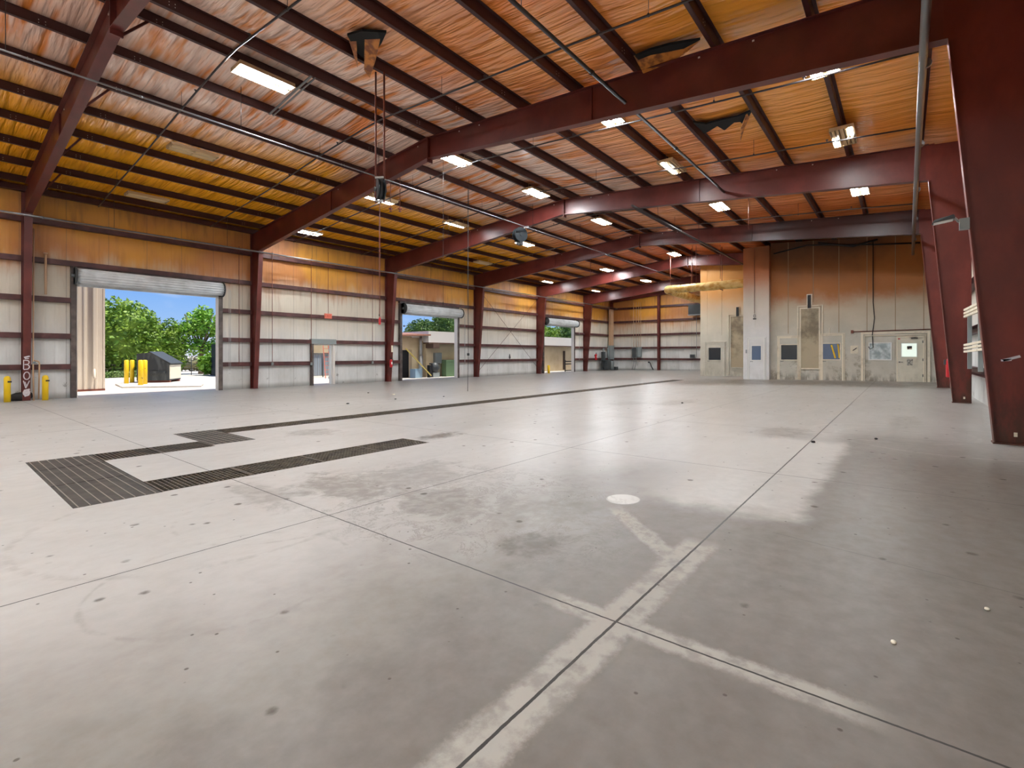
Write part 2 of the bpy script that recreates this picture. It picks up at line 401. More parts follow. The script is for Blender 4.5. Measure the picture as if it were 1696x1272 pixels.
# ------------------------------------------------------------------ floor with drain trenches
TR = [(0.85, 1.52, 5.75, 8.92), (1.52, 2.85, 8.22, 8.92), (2.85, 3.5, 8.35, 10.2), (3.5, 27.0, 9.52, 10.16), (1.52, 5.02, 5.76, 6.42)]
def grid_floor():
    b = MB(); xs = sorted({XB, XE+.1}|{t[0] for t in TR}|{t[1] for t in TR}|{float(i) for i in range(-4, 46, 5)})
    ys = sorted({YR-.1, YL+.12}|{t[2] for t in TR}|{t[3] for t in TR}|{1., 4., 13., 17., 21.})
    idx = {}
    def V(x, y):
        if (x, y) not in idx: idx[(x, y)] = len(b.v); b.v.append((x, y, zf(y)))
        return idx[(x, y)]
    for i in range(len(xs)-1):
        for k in range(len(ys)-1):
            cx, cy = (xs[i]+xs[i+1])/2, (ys[k]+ys[k+1])/2
            if any(t[0] < cx < t[1] and t[2] < cy < t[3] for t in TR): continue
            b.f.append((V(xs[i], ys[k]), V(xs[i+1], ys[k]), V(xs[i+1], ys[k+1]), V(xs[i], ys[k+1]))); b.mi.append(0); b.sm.append(False)
    return b
struct(grid_floor().build('floor', M_FLOOR))
M_PIT = Mat('dark trench concrete', .9).base(srgb(38, 35, 31))
b = MB()
for x0, x1, y0, y1 in TR:
    D = .35; t = .004
    A = [(x0, y0), (x1, y0), (x1, y1), (x0, y1)]
    b.add([(x, y, zf(y)-D) for x, y in A], [(0, 1, 2, 3)])
    for i in range(4):
        p, q = A[i], A[(i+1) % 4]
        b.add([(p[0], p[1], zf(p[1])), (q[0], q[1], zf(q[1])), (q[0], q[1], zf(q[1])-D), (p[0], p[1], zf(p[1])-D)], [(3, 2, 1, 0)])
o = b.build('trench_pit', M_PIT); o['kind'] = 'structure'

M_GRATE = Mat('grate steel', .45, .3); M_GRATE.base(M_GRATE.mix(M_GRATE.noise(8, detail=4).ss(.4, .7), srgb(92, 84, 72), srgb(60, 54, 48)))
M_GRATED = Mat('black trench cover', .6); M_GRATED.base(M_GRATED.mix(M_GRATED.noise(6, detail=5).ss(.4, .7), srgb(44, 41, 38), srgb(66, 61, 56)))
M_GLINE = Mat('worn bearing bar', .4, .3).base(srgb(150, 144, 134))
def grate_mesh(lx, ly, pitch, cross, w=.012):
    b = MB(); b.box(0, lx, 0, .02, -.03, 0); b.box(0, lx, ly-.02, ly, -.03, 0); b.box(0, .02, .02, ly-.02, -.03, 0); b.box(lx-.02, lx, .02, ly-.02, -.03, 0)
    n = max(2, round((lx-.04)/pitch)); k = max(2, round((ly-.04)/cross))
    for i in range(1, n): x = .02+(lx-.04)*i/n; b.box(x-w/2, x+w/2, .02, ly-.02, -.03, -.002)
    for i in range(1, k): y = .02+(ly-.04)*i/k; b.box(.02, lx-.02, y-w*.6, y+w*.6, -.022, -.003)
    return b
TILT = -math.atan(SL)
def put(o, x, y, dz=0.0): o.location = (x, y, zf(y)+dz); o.rotation_euler = (TILT, 0, 0); return o
def mat_cover(x0, x1, y0, y1, label, lines):
    t = thing('trench_cover', label, 'floor grate', (0, 0, 0), 'black trench covers')
    p = MB()
    lx, ly = x1-x0-.01, y1-y0-.01
    n = 1
    for i in range(n):                           # ribbed plate
        a, c = 0, lx; p.box(a, c, 0, ly, -.025, -.002)
    for i in range(6): p.box(0, lx, ly*i/6, ly*i/6+.05, -.03, -.004)
    p.box(0, lx, ly-.05, ly, -.03, -.004)
    p.build('cover_plate', M_GRATED, t)
    q = MB()
    for i in range(lines):
        a = lx*(i+.35)/lines; q.box(a, a+.007, 0, ly, -.012, .004)
    q.build('bearing_bars', M_GLINE, t)
    put(t, x0+.005, y0+.005)
mat_cover(.85, 1.52, 8.13, 8.92, 'black ribbed trench cover, farthest of the three at the near end of the drain loop', 8)
mat_cover(.85, 1.52, 6.98, 8.12, 'black ribbed trench cover, middle one of three at the near end of the drain loop', 8)
mat_cover(.85, 1.52, 5.75, 6.97, 'black ribbed trench cover closest to the camera, at the corner of the drain loop', 8)
mat_cover(2.85, 3.5, 8.35, 9.5, 'dark ribbed trench cover at the jog where the upper drain steps sideways', 7)
mat_cover(2.85, 3.5, 9.52, 10.2, 'dark ribbed trench cover at the start of the long far drain', 7)
def grates(x0, x1, y0, y1, L, label, group, pitch, cross):
    n = max(1, round((x1-x0)/L)); L = (x1-x0)/n; pr_ = None
    for i in range(n):
        if pr_ is None: o = grate_mesh(L-.006, y1-y0-.01, pitch, cross).build('floor_grate', M_GRATE); tag(o, label, 'floor grate', group); pr_ = o
        else: o = pr_.copy(); COL.objects.link(o)
        put(o, x0+L*i+.003, y0+.005)
grates(1.52, 2.85, 8.22, 8.92, .67, 'steel grid grate between the two jogs of the upper drain', 'grates of the short upper drain', .045, .07)
grates(1.52, 5.02, 5.76, 6.42, .875, 'steel grid grate in the short drain nearest the middle of the floor', 'grates of the short near drain', .045, .07)
grates(3.5, 27.0, 9.52, 10.16, 1.0, 'steel grid grate in the long drain running to the far end', 'grates of the long drain', .05, .09)

# ------------------------------------------------------------------ walls
def wall_with_holes(name, mat, side, at, th, a0, a1, z0, z1, holes):
    b = MB(); As = sorted({a0, a1}|{h[0] for h in holes}|{h[1] for h in holes}); Zs = sorted({z0, z1}|{h[2] for h in holes}|{h[3] for h in holes})
    for i in range(len(As)-1):
        for k in range(len(Zs)-1):
            ca, cz = (As[i]+As[i+1])/2, (Zs[k]+Zs[k+1])/2
            if any(h[0] < ca < h[1] and h[2] < cz < h[3] for h in holes): continue
            if side == 'y': b.box(As[i], As[i+1], at, at+th, Zs[k], Zs[k+1])
            else: b.box(at, at+th, As[i], As[i+1], Zs[k], Zs[k+1])
    return struct(b.build(name, mat))
D1, D2, D3, DM = (3.62, 8.40), (18.57, 23.30), (33.60, 38.40), (12.88, 13.98)
wall_with_holes('wall_left', M_VIN, 'y', YL, .10, XB, XE+.1, -.15, zr(YL)+.25,
                [(*D1, -.2, 4.2), (*D2, -.2, 4.12), (*D3, -.2, 4.15), (*DM, -.2, 2.16)])
def gable(name, mat, x0, x1):
    pts = [(YL+.1, -.2), (YL+.1, zr(YL)+.2), (YC, zr(YC)+.2), (YR-.1, zr(YR)+.2), (YR-.1, -.2)]
    b = MB(); b.prism(pts, 0, x0, x1); return struct(b.build(name, mat))
gable('wall_far', M_VINF, XE, XE+.1); gable('wall_back', M_VINF, XB-.1, XB)
wall_with_holes('wall_right', M_VIN, 'y', YR-.1, .10, XB, XE+.1, -.15, zr(YR)+.25, [])

# ceiling: sagging insulation between the purlins, both slopes
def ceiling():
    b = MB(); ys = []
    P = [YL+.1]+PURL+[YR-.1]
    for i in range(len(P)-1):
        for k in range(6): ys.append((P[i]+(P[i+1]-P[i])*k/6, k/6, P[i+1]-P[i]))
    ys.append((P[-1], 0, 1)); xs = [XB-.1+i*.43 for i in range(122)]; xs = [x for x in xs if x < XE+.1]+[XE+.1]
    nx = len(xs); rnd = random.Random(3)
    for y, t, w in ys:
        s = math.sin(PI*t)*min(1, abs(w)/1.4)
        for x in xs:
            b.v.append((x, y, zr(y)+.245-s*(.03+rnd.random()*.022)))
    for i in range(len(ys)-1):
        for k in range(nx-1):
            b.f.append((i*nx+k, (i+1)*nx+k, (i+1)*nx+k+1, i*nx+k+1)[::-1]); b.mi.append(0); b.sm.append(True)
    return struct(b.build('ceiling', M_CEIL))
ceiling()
b = MB()
for y0, y1 in ((YC, YL+.3), (YC, YR-.3)):
    z0, z1 = zr(y0)+.30, zr(y1)+.30
    b.hexa([(XB-.2, y0, z0), (XE+.2, y0, z0), (XE+.2, y1, z1), (XB-.2, y1, z1)], [(XB-.2, y0, z0+.05), (XE+.2, y0, z0+.05), (XE+.2, y1, z1+.05), (XB-.2, y1, z1+.05)])
o = b.build('roof_deck', M_GALV); o['kind'] = 'structure'

# ------------------------------------------------------------------ rigid frames
def i_member(b, p0, p1, q0, q1, X, fw=.2, tf=.014, tw=.012):
    """p0-p1 outer edge line, q0-q1 inner edge line, (y,z) pairs, web in plane X"""
    b.hexa([(X-tw/2, *p0), (X+tw/2, *p0), (X+tw/2, *q0), (X-tw/2, *q0)], [(X-tw/2, *p1), (X+tw/2, *p1), (X+tw/2, *q1), (X-tw/2, *q1)])
    for a, c, s in ((p0, p1, 1), (q0, q1, -1)):
        dy, dz = c[0]-a[0], c[1]-a[1]; L = math.hypot(dy, dz); ny, nz = dz/L*tf, -dy/L*tf
        A = [(a[0], a[1]), (a[0]+ny, a[1]+nz)]; C = [(c[0], c[1]), (c[0]+ny, c[1]+nz)]
        b.hexa([(X-fw/2, *A[0]), (X+fw/2, *A[0]), (X+fw/2, *A[1]), (X-fw/2, *A[1])], [(X-fw/2, *C[0]), (X+fw/2, *C[0]), (X+fw/2, *C[1]), (X-fw/2, *C[1])])
FRN = ['behind the camera', 'at upper left, beside the first overhead door', 'crossing the picture middle, between first and small door', 'third from the camera, left of second overhead door',
       'just right of the second overhead door', 'just left of the third overhead door', 'farthest, right of the third overhead door']
for fi, X in enumerate(FX):
    t = thing('steel_frame', 'dark red steel portal frame '+FRN[fi], 'steel frame', (X, YC, 0), 'portal frames')
    def part(b, n, m=M_STEEL):
        o = b.build(n, m, t); o.matrix_parent_inverse = Matrix.Translation((-X, -YC, 0)); return o
    yo = YL-.03; kI = 23.05
    b = MB(); i_member(b, (yo, zf(yo)), (yo, zr(yo)), (23.62, zf(23.6)), (kI, zb(kI)), X)
    b.box(X-.11, X+.11, 23.6, yo, zf(23.8)-.005, zf(23.8)+.02); b.prism([(yo, zr(yo)-.02), (kI, zb(kI)), (kI, zr(kI)-.02)], 0, X-.006, X+.006)
    b.bar((X, kI+.03, zb(kI)), (X, kI+.03, zr(kI)), .18, .014, up=(1, 0, 0)); part(b, 'column', M_STEEL)
    yo2 = YR+.24; kR = -.53
    b = MB(); i_member(b, (yo2, zf(yo2)), (yo2, zr(yo2)), (-1.03, zf(-1.03)), (kR, zb(kR)), X)
    b.box(X-.11, X+.11, yo2, -1.0, zf(-1.2)-.005, zf(-1.2)+.02); b.prism([(yo2, zr(yo2)-.02), (kR, zb(kR)), (kR, zr(kR)-.02)], 0, X-.006, X+.006)
    b.bar((X, kR-.03, zb(kR)), (X, kR-.03, zr(kR)), .18, .014, up=(1, 0, 0))
    rc = part(b, 'column', M_COLR)
    for k, (ya, sg) in enumerate(((kI, 1), (kR, -1))):
        b = MB(); i_member(b, (ya, zr(ya)-.012), (YC, zr(YC)-.012), (ya, zb(ya)), (YC, zb(YC)), X)
        b.box(X-.1, X+.1, YC+(.001 if sg > 0 else -.018), YC+(.018 if sg > 0 else -.001), zb(YC)-.12, zr(YC)-.01)
        m_ = ya+(YC-ya)*.52; b.box(X-.05, X+.05, m_-.006, m_+.006, zb(m_), zr(m_)-.02)
        part(b, 'rafter')
    for y in PURL[1:-1:2] if fi else []:
        b = MB(); d = .62; b.bar((X+.05, y, zb(y)+.03), (X+d, y, zr(y)+.04), .05, .012)
        b.bar((X+.05, y, zb(y)+.055), (X+d, y, zr(y)+.065), .006, .05); part(b, 'flange_brace')
    # bolt dots on the web
    for y in (YC+.55, YC-1.3, YC-2.1, 3.2, 2.2, 16.5): b = MB(); b.box(X-.02, X-.006, y-.018, y+.018, zr(y)-.10, zr(y)-.07); part(b, 'bolt_head', M_BOLT)

# purlins: Z sections along the hall
for i, y in enumerate(PURL):
    side = 1 if y > YC else -1
    z0 = zr(y); b = MB()
    b.box(XB, XE, y-.005, y+.005, z0, z0+.235)
    b.box(XB, XE, y-.08*side, y, z0, z0+.008); b.box(XB, XE, y-.08*side, y-.08*side+.006*side, z0, z0+.025)
    b.box(XB, XE, y, y+.065*side, z0+.227, z0+.235)
    b.m(1)
    for X in FX[1:]:
        for s in (-1, 1):
            for dx in (.72, .82):
                for dz in (.06, .12): b.box(X+s*dx-.007, X+s*dx+.007, y-.010, y-.004, z0+dz, z0+dz+.014)
    nm = ('left' if side > 0 else 'right')
    n = (i if side > 0 else 15-i)
    o = b.build('roof_purlin', [M_PURL, M_BOLT])
    tag(o, 'dark red roof purlin, %s in from the %s eave' % (ORD[n], 'door side' if side > 0 else 'right hand'), 'purlin', 'roof purlins')

# girts
def girt(side, at, a0, a1, z, label, group):
    b = MB(); h = .19
    if side == 'y':
        b.box(a0, a1, at, at+.006, z-h/2, z+h/2); b.box(a0, a1, at+.006, at+.17, z+h/2-.008, z+h/2); b.box(a0, a1, at+.006, at+.17, z-h/2, z-h/2+.008); b.box(a0, a1, at-.035, at, z-h/2, z-h/2+.008)
    else:
        b.box(at, at+.006, a0, a1, z-h/2, z+h/2); b.box(at+.006, at+.17, a0, a1, z+h/2-.008, z+h/2); b.box(at+.006, at+.17, a0, a1, z-h/2, z-h/2+.008)
    o = b.build('wall_girt', M_GIRT); tag(o, label, 'girt', group)
GZ = [1.16, 2.28, 3.60, 4.97, 6.35]
LEVEL = ['lowest', 'second lowest', 'middle', 'second highest', 'highest']
edges = [XB]+FX[1:]+[XE]
spanname = ['left of the nearest column', 'bay of the first overhead door', 'bay of the small door', 'bay of the second overhead door', 'bay with the cross bracing', 'bay of the third overhead door', 'last bay by the corner']
for bi in range(7):
    a0, a1 = edges[bi]+.11, edges[bi+1]-.11
    for gi, z in enumerate(GZ):
        segs = [(a0, a1, '')]
        for D in (D1, D2, D3):
            if a0 < D[0] < a1 and z < 4.5: segs = [(a0, D[0]-.16, ', left side'), (D[1]+.16, a1, ', right side')]
        if a0 < DM[0] < a1 and z < 2.4: segs = [(a0, DM[0]-.12, ', left side'), (DM[1]+.12, a1, ', right side')]
        for s0, s1, w in segs:
            if s1-s0 > .1: girt('y', YL-.18, s0, s1, z, 'dark red %s wall girt, %s%s' % (LEVEL[gi], spanname[bi], w), 'door wall girts')
for bi, (a0, a1) in enumerate(((YL-.3, 18.75), (18.55, 12.4), (12.2, 6.0), (5.8, -.9))):
    for gi, z in enumerate(GZ): girt('x', XE-.18, a1, a0, z, 'dark red %s end wall girt %s' % (LEVEL[gi], ['between the corner and the first end column', 'between the first end column and the booths', 'behind the booths', 'behind the booths at the right'][bi]), 'end wall girts')
for gi, z in enumerate(GZ): girt('y', YR+.01, XB, XE, z, 'dark red %s girt of the right hand wall behind the columns' % LEVEL[gi], 'right wall girts')
for y, l in ((23.75, 'dark red corner column where the door wall meets the end wall'), (18.65, 'slim dark red end wall column right of the corner'), (12.3, 'dark red end wall column behind the booths'), (5.9, 'dark red end wall column hidden behind the booths')):
    b = MB(); zt = zr(y)-.3
    b.box(XE-.45, XE-.43, y-.11, y+.11, zf(y), zt); b.box(XE-.20, XE-.185, y-.11, y+.11, zf(y), zt); b.box(XE-.43, XE-.2, y-.006, y+.006, zf(y), zt)
    tag(b.build('end_wall_column', M_STEEL), l, 'column')
b = MB()
for y0, y1 in ((YL-.15, YC), (YC, YR+.2)):
    za, zc = zr(y0), zr(y1)
    b.hexa([(XE-.46, y0, za-.32), (XE-.2, y0, za-.32), (XE-.2, y0, za), (XE-.46, y0, za)], [(XE-.46, y1, zc-.32), (XE-.2, y1, zc-.32), (XE-.2, y1, zc), (XE-.46, y1, zc)])
tag(b.build('end_wall_rafter', M_STEEL), 'dark red rafter along the top of the far end wall', 'rafter')
b = MB(); b.box(XB, XE-.5, YL-.22, YL-.03, zr(YL)-.02, zr(YL)+.18); struct(b.build('trim_1', M_PURL))
b = MB(); b.box(XB, XE-.5, YR+.02, YR+.2, zr(YR)-.02, zr(YR)+.18); struct(b.build('trim_2', M_PURL))
# cross bracing rods in fourth bay
for (p, q, w) in (((25.3, .4), (32.6, 6.3), 'rising to the right'), ((25.3, 6.3), (32.6, .4), 'falling to the right')):
    b = MB(); b.tube([(p[0]+7.62*0, YL-.24-(0.05 if p[1] > 1 else 0), p[1]), (q[0], YL-.24-(0.05 if p[1] > 1 else 0), q[1])], .012, 6)
    o = b.build('brace_rod', M_GIRT); tag(o, 'thin dark cross brace rod on the door wall %s' % w, 'brace rod', 'cross brace rods')
    o.location.x = 7.62*0
# ------------------------------------------------------------------ roll-up doors
M_CURT = Mat('galvanised door curtain', .45, .0); M_CURT.base(M_CURT.mix(M_CURT.noise(2, detail=4).ss(.4, .7), srgb(216, 220, 222), srgb(192, 196, 198)))
M_JAMB = Mat('dark door jamb', .5); M_JAMB.base(M_JAMB.mix(M_JAMB.noise(4).ss(.4, .7), srgb(72, 62, 60), srgb(100, 90, 84)))
M_JAMBW = Mat('white door jamb', .5).base(srgb(214, 208, 200))
for n, D, top in ((1, D1, 4.2), (2, D2, 4.12), (3, D3, 4.15)):
    t = bpy.data.objects.new('door_%d' % n, None); COL.objects.link(t); struct(t); t.location = (0, 0, 0)
    cy, cz, r = YL-.42, top+.30, .27
    b = MB()
    N = 44                                      # ribbed coil of slats
    prof = []
    b.tube([(D[0]-.05, cy, cz), (D[1]+.05, cy, cz)], r-.02, 26)
    for k in range(16):
        a = 2*PI*k/16; c, s_ = math.cos(a), math.sin(a)
        b.tube([(D[0]-.05, cy+c*(r-.02), cz+s_*(r-.02)), (D[1]+.05, cy+c*(r-.02), cz+s_*(r-.02))], .036, 8)
    b.build('rolled_curtain', M_CURT, t)
    b = MB(); b.box(D[0]+.02, D[1]-.02, YL-.20, YL-.15, top-.06, top+.12); b.build('bottom_bar', M_CURT, t)
    for xe, s in ((D[0]-.09, -1), (D[1]+.05, 1)):
        b = MB(); b.tube([(xe, cy, cz), (xe+.04, cy, cz)], .33, 22); b.box(xe, xe+.04, cy-.05, YL-.02, cz-.3, cz+.3); b.tube([(xe-.1, cy, cz), (xe+.14, cy, cz)], .07, 12); b.build('end_bracket', M_DARKGREY, t)
    for xa, xb_ in ((D[0]-.16, D[0]), (D[1], D[1]+.16)):
        b = MB(); b.box(xa, xb_, YL-.19, YL-.0, zf(YL)-.02, top+.6)
        b.build('jamb', M_JAMB, t)
        b = MB(); xi = D[0] if xa < D[0] else D[1]; s = 1 if xa < D[0] else -1
        b.box(xi, xi+.025*s, YL-.16, YL+.13, zf(YL)-.02, top); b.build('guide_rail', M_JAMBW, t)
    b = MB(); b.box(D[0]-.16, D[1]+.16, YL-.16, YL, top+.62, top+.78); b.build('header', M_JAMB, t)
    # hand chain loop
    xc = D[1]+.3 if n != 2 else D[1]+.32
    b = MB(); b.tube([(xc, cy-.1, cz), (xc, cy-.1, 1.0), (xc+.03, cy-.1, .9), (xc+.06, cy-.1, 1.0), (xc+.06, cy-.1, cz)], .008, 6); b.build('pull_chain', M_GALV, t)
# small door in second bay: open leaf outside, hood above
t = bpy.data.objects.new('door_4', None); COL.objects.link(t); struct(t)
b = MB(); b.box(DM[0]-.12, DM[0], YL-.17, YL+.02, 0, 2.2); b.build('jamb', M_JAMB, t)
b = MB(); b.box(DM[1], DM[1]+.12, YL-.17, YL+.02, 0, 2.2); b.build('jamb', M_JAMBW, t)
b = MB(); b.box(DM[0]-.14, DM[1]+.16, YL-.22, YL+.02, 2.16, 2.42); b.build('head_flashing', M_GREYBOX, t)
b = MB(); b.box(DM[0], DM[1], YL-.03, YL+.12, 2.10, 2.16); b.box(DM[0], DM[0]+.05, YL-.03, YL+.12, 0, 2.1); b.box(DM[1]-.05, DM[1], YL-.03, YL+.12, 0, 2.1); b.build('door_frame', M_WHITE, t)
b = MB(); b.bar((DM[1]-.05, YL+.14, 1.05), (DM[1]+.62, YL+.80, 1.05), 2.06, .04, up=(1, -1, 0)) if False else b.hexa([(DM[1]-.07, YL+.14, .02), (DM[1]-.03, YL+.12, .02), (DM[1]-.03, YL+.12, 2.08), (DM[1]-.07, YL+.14, 2.08)], [(DM[1]+.66, YL+.76, .02), (DM[1]+.69, YL+.73, .02), (DM[1]+.69, YL+.73, 2.08), (DM[1]+.66, YL+.76, 2.08)]); lf = b.build('door_leaf', M_WHITE, t)
b = MB()
for z in (.3, 1.05, 1.8): b.tube([(DM[1]-.10, YL+.12, z), (DM[1]-.10, YL+.12, z+.12)], .014, 8)
b.build('hinge', M_GALV, lf)
b = MB(); b.box(DM[1]+.50, DM[1]+.60, YL+.70, YL+.75, 1.0, 1.03); b.build('door_handle', M_GALV, lf)

# exit sign with letters
def strokes(b, letters, org, ux, uz, h, w, gap, th, out):
    """letters made of straight bars on the plane ux/uz, out = outward normal"""
    G = {'E': [((0, 0), (0, 1)), ((0, 0), (1, 0)), ((0, .5), (.8, .5)), ((0, 1), (1, 1))], 'X': [((0, 0), (1, 1)), ((0, 1), (1, 0))], 'I': [((.5, 0), (.5, 1))], 'T': [((0, 1), (1, 1)), ((.5, 0), (.5, 1))]}
    org = Vector(org); ux = Vector(ux); uz = Vector(uz); out = Vector(out)
    for i, ch in enumerate(letters):
        for a, c in G[ch]:
            P = org+ux*(i*(w+gap)+a[0]*w)+uz*a[1]*h; Q = org+ux*(i*(w+gap)+c[0]*w)+uz*c[1]*h
            b.bar(P, Q, th, .006, up=tuple(out))
    return b
M_SIGNR = Mat('faded red sign', .5).base(srgb(222, 120, 96))
M_LETR = Mat('red sign lettering', .5).base(srgb(178, 40, 36))
c = atY(543.5, 523.5, YL-.25)
t = thing('exit_sign', 'small pale red exit sign hanging above the small door', 'sign', tuple(c))
b = MB(); b.box(-.20, .20, -.03, .03, -.13, .13); b.build('sign_box', M_SIGNR, t)
b = MB(); strokes(b, 'EXIT', (.15, -.034, -.06), (-1, 0, 0), (0, 0, 1), .12, .06, .02, .014, (0, -1, 0))
b = MB(); strokes(b, 'EXIT', (-.15, -.034, -.06), (1, 0, 0), (0, 0, 1), .12, .06, .02, .014, (0, -1, 0)); b.build('lettering', M_LETR, t)
b = MB(); b.tube([(0, 0, .13), (0, 0, 3.4-.0)], .012, 6); b.build('conduit', M_RUST, t)

# conduits running down the door wall
for u, vb, lab in ((451, 602, 'left'), (515.5, 602, 'middle'), (617, 600, 'right')):
    p = atY(u, vb, YL-.22)
    t = thing('wall_conduit', 'thin vertical conduit with grey outlet box, %s of three around the small door' % lab, 'conduit', (p.x, p.y, p.z), 'outlet conduits')
    b = MB(); b.tube([(0, 0, .05), (0, 0, 6.6-p.z)], .014, 8); b.build('pipe', M_RUST, t)
    b = MB(); b.box(-.05, .05, -.04, .03, -.09, .06); b.build('outlet_box', M_GREYBOX, t)
p = atY(396, 603, YL-.22)
b = MB(); b.tube([(p.x, p.y, p.z), (p.x, p.y, 6.6)], .013, 8); tag(b.build('wall_conduit', M_RUST), 'thin bare conduit right of the first overhead door', 'conduit')
p = atY(75.5, 424, YL-.25)
b = MB(); b.tube([(p.x, p.y, 3.75), (p.x, p.y, p.z+.05)], .035, 10); b.tube([(p.x-.06, p.y, p.z+.1), (p.x+.06, p.y, p.z+.1)], .03, 8)
tag(b.build('vent_stub', M_TAN), 'short tan pipe between two girts left of the first overhead door', 'pipe')
# tan looped pipes beside first column
p = atY(60, 600, YL-.45)
t = thing('water_standpipe', 'pale pair of water pipes joined at the top beside the graffiti column', 'pipe', (p.x, p.y, zf(p.y)))
b = MB(); b.tube([(-.06, 0, 0), (-.08, 0, 1.35), (-.06, 0, 6.0)], .022, 8); b.build('riser', M_TAN, t)
b = MB(); b.tube([(.06, 0, .05), (.08, 0, 1.28), (.06, 0, 1.36), (-.06, 0, 1.40)], .022, 8); b.build('drop_leg', M_TAN, t)
b = MB(); b.tube([(-.08, -.03, 1.33), (-.02, -.05, 1.33)], .03, 8); b.box(-.1, .02, -.06, -.02, 1.28, 1.31); b.build('valve', M_GREYBOX, t)

# indoor bollards
for (u, v), lab in (((12, 665), 'left of the graffiti column'), ((75, 661.5), 'right of the graffiti column')):
    q = atZ(u, v, zf(23.3)); 
    y = 23.35; x = atY(u, v, y).x
    t = thing('bollard', 'low yellow steel bollard against the wall %s' % lab, 'bollard', (x, y, zf(y)), 'indoor bollards')
    b = MB(); b.tube([(0, 0, 0), (0, 0, .80), (0, 0, .86), (0, 0, .88)], [.085, .085, .06, .015], 16); b.build('post', M_YEL, t)
    b = MB(); b.box(.0, .1, -.092, -.06, .66, .71); b.build('scrape', M_BLACK, t)
# graffiti on first column
t = thing('graffiti', 'white sprayed letters running down the front of the nearest left column', 'graffiti', (FX[1], 23.5, 0))
def gl(b, pts, r=.013): b.tube([(x, -.0+ (-.028), z) for x, z in pts], r, 6)
yy = lambda z: 23.62-(z/6.4)*.57-.004
M_SPRAY = Mat('white spray paint', .7); M_SPRAY.base(srgb(206, 200, 204))
b = MB()
def sp_(pts, w=.016):
    for i in range(len(pts)-1):
        (x0, z0), (x1, z1) = pts[i], pts[i+1]
        b.bar((x0, yy(z0)-23.5-.002, z0), (x1, yy(z1)-23.5-.002, z1), w, .004, up=(0, -1, 0))
def circ(cx, cz, rx, rz, n=14, a0=0, a1=2*PI): return [(cx+rx*math.cos(a0+(a1-a0)*i/n), cz+rz*math.sin(a0+(a1-a0)*i/n)) for i in range(n+1)]
sp_([(-.07, 1.50), (.07, 1.55)], .05); sp_([(-.05, 1.46), (.05, 1.47)], .03)
sp_([(-.08, 1.42), (-.08, 1.10)], .025); sp_([(-.08, 1.41), (.03, 1.40), (.06, 1.34), (.03, 1.27), (-.06, 1.26), (.03, 1.25), (.07, 1.18), (.03, 1.10), (-.08, 1.09)], .03)
sp_(circ(0, .87, .075, .13), .03); sp_([(-.08, .70), (-.02, .44), (.07, .70)], .028); sp_([(-.04, .66), (0, .50)], .02)
sp_(circ(0, .28, .07, .10), .05); sp_(circ(0, .28, .03, .05), .06); sp_([(-.06, .36), (.08, .40)], .05); sp_([(-.05, .16), (.06, .2)], .04)
b.build('sprayed_letters', M_SPRAY, t)
# dark rag/bag by the bollard
q = atZ(33, 659, zf(23.5)); b = MB(); b.ball((0, 0, .14), .30, .10, .16, 12, 7); b.ball((.15, .02, .2), .14, .08, .12); b.ball((-.18, 0, .10), .14, .08, .10)
tag(b.build('rubbish_bag', M_RUB, None, (q.x-.12, 23.72, zf(23.6))), 'dark crumpled heap on the floor left of the graffiti column', 'bag')

# extinguishers etc. on door wall
def extinguisher(loc, label, k=1.0):
    t = thing('fire_extinguisher', label, 'fire extinguisher', loc)
    b = MB(); b.tube([(0, 0, 0), (0, 0, .02), (0, 0, .40*k), (0, 0, .46*k), (0, 0, .48*k)], [.07*k, .085*k, .085*k, .05*k, .03*k], 16); b.build('cylinder', M_REDP, t)
    b = MB(); b.tube([(0, 0, .47*k), (0, 0, .54*k)], .025*k, 10); b.box(-.02, .10*k, -.015, .015, .53*k, .55*k); b.box(-.02, .09*k, -.015, .015, .57*k, .59*k); b.build('valve_handle', M_BLACK, t)
    b = MB(); b.tube([(.03*k, -.02, .52*k), (.11*k, -.04, .46*k), (.11*k, -.05, .2*k), (.09*k, -.06, .1*k)], .012*k, 8); b.build('hose', M_BLACK, t)
    b = MB(); b.box(-.04, .04, -.092*k, -.08*k, .18*k, .32*k); b.build('label_plate', M_WHITE, t)
    b = MB(); b.box(-.03, .03, .07*k, .12*k, .30*k, .42*k); b.build('wall_bracket', M_DARKGREY, t)
    return t
p = atY(920/10.6*1.0+900, 597, YL-.35) if False else atY(987, 595.5, YL-.35)
extinguisher((p.x, p.y, 1.05), 'red fire extinguisher on the door wall right of the last column', 1.3)
x3 = Vector((17.46, 0, 0)); extinguisher((x3.x, 23.44, .85), 'red fire extinguisher mounted on the column left of the second overhead door', 1.0)
b = MB(); b.box(-.06, .06, -.01, 0, 0, .40); tag(b.build('column_sign', M_CREAM, None, (FX[3], 23.42, 1.75)), 'narrow pale sign above the extinguisher on the column', 'sign')
b = MB(); b.prism([(0, 0), (.12, .1), (.03, .4), (-.02, .4), (-.1, .12)], 1, -.01, .01); tag(b.build('hose_hook', M_DARKGREY, None, (atY(844, 590, YL-.2).x, YL-.21, 1.25)), 'dark pointed bracket on the girt below the cross bracing', 'bracket')

